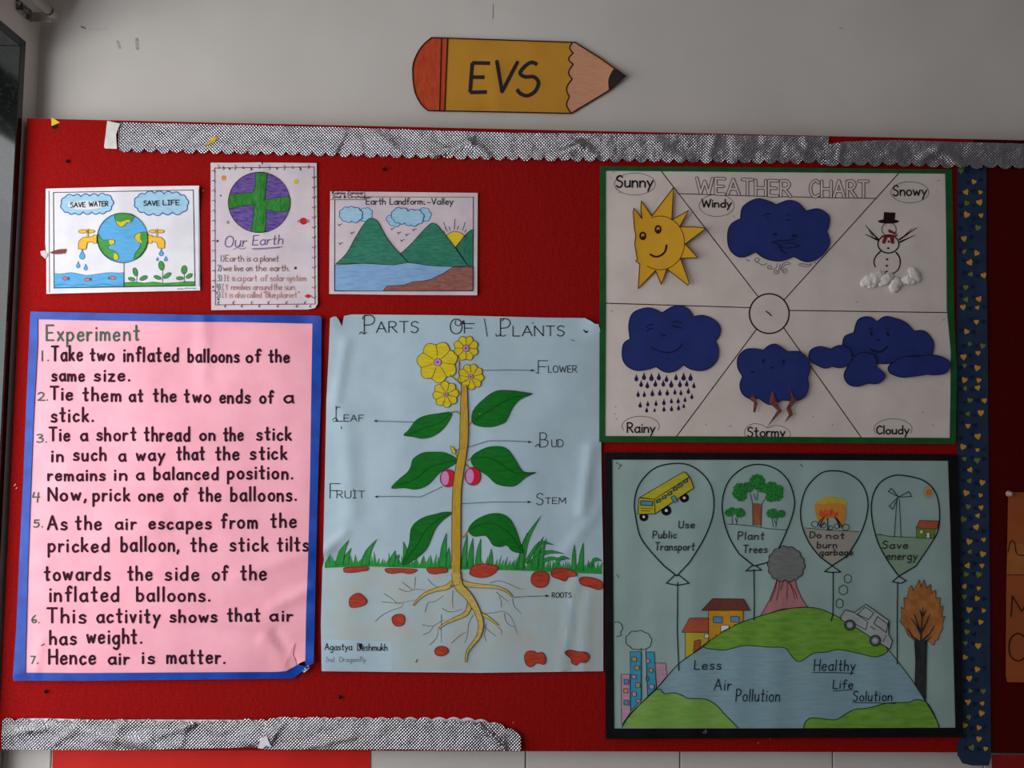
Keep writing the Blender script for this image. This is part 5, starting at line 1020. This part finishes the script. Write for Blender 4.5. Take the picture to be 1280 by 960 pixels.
# windmill, sun, cottage
d = sh.part('windmill_drawing', 'three bladed windmill'); 
for pts in ([(752, 318), (735, 566)], [(769, 318), (780, 568)]): d.line(V2(pts), .8, M_DL, 4)
for pts in ([(755, 295), (695, 264), (714, 242), (755, 290)], [(772, 300), (850, 297), (832, 264), (775, 294)], [(758, 312), (724, 382), (700, 362), (755, 305)]): q = V2(pts); d.line(q+[q[0]], .9, M_DL, 4)
d.disc(*V2([(763, 300)])[0], 1.2, M_DL, 5); d.build()
d = sh.part('sun_drawing', 'small smudged orange sun'); d.fill(V2(ell(962, 268, 36, 44, 14)), mat('sun_smudge', (180, 166, 132), .7, vs=200), 2); d.fill(V2(ell(966, 268, 20, 22, 12)), M_FO, 3); d.line(V2(ell(966, 270, 12, 14, 12, 0, 320)), 1.1, M_FR, 4); d.build()
bld('cottage_drawing', 'green cottage with a rust roof', V2, [([(883, 505), (1005, 508), (1000, 574), (882, 572)], cry('cottage_green', (120, 150, 66), (100, 132, 54)), 3), ([(905, 456), (1032, 460), (1022, 512), (880, 506)], M_RF2, 5), (qd(915, 532, 24, 24), M_WPAP, 5), ([(948, 574), (950, 535), (970, 535), (972, 574)], M_WPAP, 5)])
# car and puffs
d = sh.part('car_drawing', 'outlined grey car going downhill'); M_CAR = cry('car_grey', (174, 180, 180), (164, 172, 172))
d.fill(V5([(48, 300), (70, 266), (118, 280), (180, 236), (305, 325), (302, 398), (322, 432), (308, 476), (262, 448), (120, 355), (48, 320)]), M_CAR, 5, 5, outline=M_DL, ow=.9)
for (x, y, r) in ((95, 347, 27), (230, 430, 28)): d.fill(V5(ell(x, y, r, r, 18)), M_GREY, 7, outline=M_DL, ow=1.2); d.fill(V5(ell(x, y, r*.55, r*.55, 12)), M_CAR, 9)
for pts in ([(135, 290), (176, 250), (222, 282), (195, 318)], [(223, 338), (242, 302), (297, 342), (290, 388)]): q = V5(pts); d.line(q+[q[0]], .8, M_DL, 7)
for pts in ([(122, 283), (190, 330), (180, 372)], [(205, 355), (230, 372)], [(290, 400), (272, 435)], [(302, 398), (300, 330)], [(180, 372), (120, 340)]): d.line(V5(pts), .7, M_DL, 7)
d.disc(*V5([(136, 318)])[0], .5, M_DL, 7); d.build()
for (x, y, rx, ry) in ((84, 100, 18, 22), (60, 160, 22, 24), (40, 232, 17, 24)):
    d = sh.part('smoke_puff'); q = V5(scal(ell(x, y, rx, ry, 6), .25, 3)); d.line(q+[q[0]], .8, M_DL, 3); d.build()
# burning tree
d = sh.part('burning_tree_drawing', 'orange flame shaped tree with a black trunk')
d.fill(V5([(440, 430), (405, 400), (385, 355), (362, 330), (372, 300), (368, 250), (385, 262), (383, 200), (400, 205), (412, 150), (425, 135), (432, 165), (448, 140), (465, 105), (475, 145), (490, 105), (505, 150), (525, 128), (530, 175), (552, 160), (555, 205), (577, 200), (575, 250), (593, 245), (584, 300), (601, 300), (588, 345), (590, 370), (572, 395), (566, 425), (550, 430), (542, 456), (512, 430)]), mat('flame_orange', (190, 124, 66), .7, vs=60, rgb2=(164, 98, 48)), 4, 5, outline=M_PLINE, ow=.5)
M_CHAR = mat('charred_black', (34, 36, 38), .7, vs=60, rgb2=(52, 54, 56), stretch=(4, 1, 1))
d.fill(V5([(440, 430), (506, 430), (503, 560), (500, 757), (442, 665), (446, 540)]), M_CHAR, 5, 6, outline=M_BLK, ow=.6)
for pts in ([(474, 440), (478, 340), (485, 252)], [(476, 400), (450, 350), (420, 310)], [(470, 380), (440, 292)], [(480, 380), (505, 330), (522, 290)], [(470, 440), (430, 410), (400, 362)], [(482, 430), (520, 395), (545, 352)], [(490, 440), (530, 410)], [(480, 300), (468, 265)], [(483, 300), (500, 268)]):
    d.line(V5(pts), 2.4, M_CHAR, 7, .9)
d.build()
for pts in ([(770, 578), (776, 582)], [(773, 586), (777, 581)], [(771, 718), (773, 722)], [(1000, 580), (1003, 583)]):
    d = sh.part('pin_mark'); d.line(pts, 1.2, M_SCUF, 2); d.build()
# ------------------------------------------------------------------ silver scalloped border strips
def foil_strip(name, label, top, bot, seed, pitch, amp, creases, down=True, ends=(True, True), base=.003, group=None, folds=(), white=None):
    """top and bot are pixel polylines; the scallops run along bot (down) or top"""
    def at(pl, x):
        for (xa, ya), (xb, yb) in zip(pl[:-1], pl[1:]):
            if xa <= x <= xb: return ya+(yb-ya)*(x-xa)/(xb-xa)
        return pl[-1][1] if x > pl[-1][0] else pl[0][1]
    x0, x1 = top[0][0], top[-1][0]; n = int((x1-x0)/pitch); pts = []
    sc_, st_ = (bot, top) if down else (top, bot); sg = 1 if down else -1
    edge = []
    for k in range(n):
        a = x0+(x1-x0)*k/n; b = x0+(x1-x0)*(k+1)/n
        for j in range(6):
            x = a+(b-a)*j/6; edge.append((x, at(sc_, x)+sg*5*math.sin(math.pi*j/6)**.6*(1+.15*math.sin(k*2.7))))
    edge.append((x1, at(sc_, x1)))
    strt = []
    m_ = int((x1-x0)/8)
    for k in range(m_+1):
        x = x0+(x1-x0)*k/m_; strt.append((x, at(st_, x)+.5*noise.noise(Vector((x/9, seed, 0)))))
    pts = strt+edge[::-1]
    def h(x, y):
        v = base+amp*1.3*noise.noise(Vector((x/26, y/16, seed)))+amp*1.1*abs(noise.noise(Vector((x/13, y/9, seed+3))))
        for (a, A, wd) in creases: v += 1.5*A*max(0, 1-segd(x, y, a)/wd)
        return max(v, .0006)
    s = Sheet(name, label, 'border strip', h, (x0+x1)/2, max(p[1] for p in bot)+5, group)
    o = s.part('foil', 'embossed silver foil').fill(pts, M_FOIL, 0, 3.6).build(.0003, True)
    return s, h
s1, h1 = foil_strip('scalloped_border', 'long crumpled silver scalloped strip along the top edge from its white folded end', [(148, 153), (400, 158.5), (640, 166), (900, 168.5), (1036, 170.5)], [(148, 185), (400, 190), (640, 195.5), (900, 199), (1036, 200)], 3.0, 16.0, .0022,
    [((588, 178, 540, 195), .004, 7), ((588, 178, 610, 196), .004, 7), ((726, 180, 690, 197), .004, 7), ((726, 180, 745, 197), .004, 7), ((430, 165, 418, 190), .003, 6), ((468, 165, 500, 192), .0025, 8), ((195, 165, 190, 188), .002, 6), ((895, 170, 885, 200), .002, 7), ((1030, 190, 1005, 178), .003, 5), ((820, 175, 850, 196), .002, 9), ((360, 165, 372, 190), .002, 7)], base=.005)
d = s1.part('folded_end', 'white paper end folded over', hf=lambda x, y: .0085); d.fill([(134, 151), (150, 154.5), (145, 168), (146, 186), (131, 185.5), (130, 183), (132, 168)], mat('white_fold', (226, 222, 212), .5), 0, 5).build(.0003)
s2, h2 = foil_strip('scalloped_border', 'silver scalloped strip overlapping at the top border joint above Snowy', [(1031, 181), (1055, 177), (1110, 175), (1185, 177), (1280, 179.5), (1500, 184)], [(1031, 203), (1110, 202), (1185, 205), (1280, 206), (1500, 210)], 8.0, 18.0, .002,
    [((1172, 186, 1200, 205), .004, 8), ((1172, 186, 1150, 200), .0025, 8), ((1052, 180, 1048, 200), .003, 5), ((1090, 180, 1120, 196), .002, 9), ((1230, 183, 1275, 190), .002, 9)], base=.009)
tp = Sheet('tape_scrap', 'yellow tape scrap stuck on the top silver border', 'tape', lambda x, y: h1(x, y)+.0012, 263, 182)
tp.part('tape').fill([(256.5, 183), (262, 175), (270, 170), (272, 171), (269, 176), (262, 180)], mat('yellow_tape', 0), 0, 3).build(.0003)
s3, h3 = foil_strip('scalloped_border', 'heavily crumpled silver strip along the bottom under the pink chart', [(2, 902), (60, 904), (160, 904), (250, 906), (335, 903)], [(2, 937), (160, 937.5), (335, 934)], 21.0, 17.0, .003,
    [((20, 916, 70, 908), .003, 5), ((68, 930, 92, 912), .003, 6), ((120, 922, 190, 930), .003, 8), ((200, 920, 240, 905), .004, 7), ((225, 930, 230, 915), .003, 7), ((300, 930, 330, 925), .003, 7), ((150, 905, 140, 930), .0025, 9)], down=False, base=.006)
s4, h4 = foil_strip('scalloped_border', 'silver strip with cut corner ending the bottom border below the plant chart', [(329, 906), (345, 901), (430, 902), (520, 903), (600, 906), (628, 910), (651, 921)], [(329, 937), (500, 937), (651, 938.5)], 33.0, 18.0, .0012,
    [((598, 905, 632, 937), .004, 4), ((380, 934, 440, 920), .003, 7), ((338, 925, 352, 905), .003, 6)], down=False, base=.009)
d = s3.part('white_backing', 'white paper edge showing behind the foil', hf=lambda x, y: .0015); d.fill([(8, 904), (28, 898), (60, 898), (120, 900), (180, 899.5), (330, 900), (330, 912), (8, 912)], M_WPAP, 0, 6).build(.0003)
d = s4.part('white_backing', 'white paper edge showing behind the foil', hf=lambda x, y: .0015)
sc4 = [(342+18*k, 899.5+(0 if k < 13 else (k-13)**2*1.1)) for k in range(17)]
bk = []
for (xa, ya), (xb, yb) in zip(sc4[:-1], sc4[1:]): bk += [(xa+(xb-xa)*j/5, ya+(yb-ya)*j/5-3.2*math.sin(math.pi*j/5)) for j in range(5)]
d.fill(bk+[(630, 915), (630, 925), (342, 925)], M_WPAP, 0, 7).build(.0003)
d = s4.part('torn_fleck', 'white torn fleck at the joint', hf=lambda x, y: .014); d.fill([(326, 923), (333, 920), (339, 934), (333, 932), (328, 936), (322, 935)], M_WPAP, 0, 4).build(.0003)
# ------------------------------------------------------------------ patterned blue ribbon
hf = wrinkle(9.0, .002, .0015, 60, 90, fine=.0002)
sh = Sheet('ribbon', 'vertical dark blue ribbon printed with yellow hearts beside the weather chart', 'ribbon', hf, 1216, 956)
M_RIB = mat('ribbon_blue', (38, 58, 84), .6, vs=30, rgb2=(32, 50, 78), spec=.2)
sh.part('cloth').fill([(1196.5, 203), (1233, 204), (1233, 330), (1234.5, 420), (1235, 480), (1235.5, 560), (1237, 700), (1238, 850), (1239, 945), (1236, 957), (1215, 957), (1203, 954), (1197, 944), (1196, 930), (1204, 921), (1202, 850), (1199, 700), (1197, 560), (1195.5, 480), (1196, 330)], M_RIB, 0, 7).build(.0005)
M_HT = mat('print_yellow', (196, 164, 54), .6, vs=200, rgb2=(222, 150, 50)); M_HG = mat('print_olive', (120, 132, 60), .6, vs=200); M_HN = mat('print_navy', (16, 26, 60), .6, vs=100)
random.seed(21)
def heart(x, y, r, a):
    o = []
    for k in range(10):
        t = 2*math.pi*k/10; hx = r*.8*math.sin(t)**3*1.1; hy = -r*(.8*math.cos(t)-.3*math.cos(2*t)-.1*math.cos(3*t)); o.append((x+hx*math.cos(a)-hy*math.sin(a), y+hx*math.sin(a)+hy*math.cos(a)))
    return o
y = 212
row = 0
while y < 950:
    off = [6, 22, 14, 30, 10, 26][row % 6]+random.uniform(-3, 3)
    for k, (dx, m_, r) in enumerate(((off, M_HT if row % 5 else M_HG, 4.6), ((off+18) % 34, M_HG if row % 2 else M_HT, 3.8), ((off+9) % 33, M_HN, 3.8), ((off+26) % 33, M_HN, 3.2))):
        if k == 1 and random.random() < .3: continue
        xx = min(max(1197.5+(y-560)*.004+dx, 1201 if y < 850 else 1206), 1232); nm = {M_HT: 'yellow_heart', M_HG: 'olive_heart', M_HN: 'navy_leaf'}[m_]
        d = sh.part(nm); d.fill(heart(xx, y+random.uniform(-3, 3), r*random.uniform(.85, 1.1), random.uniform(-.6, .6)), m_, 2, 6); d.build()
    y += 14.5; row += 1
# ------------------------------------------------------------------ orange chart at the frame's edge
hf = wrinkle(10.0, .003, .001, 60, 90)
sh = Sheet('orange_chart', 'orange lettered paper strip pinned at the far right beyond the ribbon', 'poster', hf, 1300, 853)
M_ORP = mat('orange_paper', (164, 84, 40), .6, vs=14, rgb2=(156, 78, 36))
sh.part('paper').fill([(1260.5, 615), (1345, 617), (1346, 740), (1346, 855), (1259, 852.5), (1257.5, 845), (1258, 740)], M_ORP, 0, 6).build(.0004)
d = sh.part('letter_panel', 'lighter orange panel'); d.fill([(1259, 680), (1345, 680), (1345, 718), (1258.5, 718)], mat('orange_light', (176, 104, 50), .6), 1, 7); d.line([(1259, 718.5), (1345, 719)], .8, M_PLINE, 2); d.build()
d = sh.part('lettering', 'dark brown letter M'); d.text('M', 1263.5, 1290, 771, 26, 1.6, M_PLINE, L=3); d.build()
d = sh.part('lettering', 'dark brown letter O'); d.text('O', 1261, 1284, 826, 34, 1.7, M_PLINE, L=3); d.build()
d = sh.part('curl_mark', 'brown pen curl'); d.line(smooth([(1260, 690), (1263, 677), (1268, 678), (1271, 692), (1280, 694), (1300, 690)], False, 4), 1.2, M_PLINE, 3); d.build()
pn = lathe('push_pin', [(.001, .003), (.001, -.003), (.006, -.0035), (.0066, -.006), (.004, -.0085), (.005, -.012), (.0045, -.0135), (.001, -.014)], mat('clear_pin', (196, 160, 150), .3, spec=.6), None, P(1259, 617, .003), 'Y', 16)
tag(pn, 'pale push pin at the top left corner of the orange strip', 'push pin')
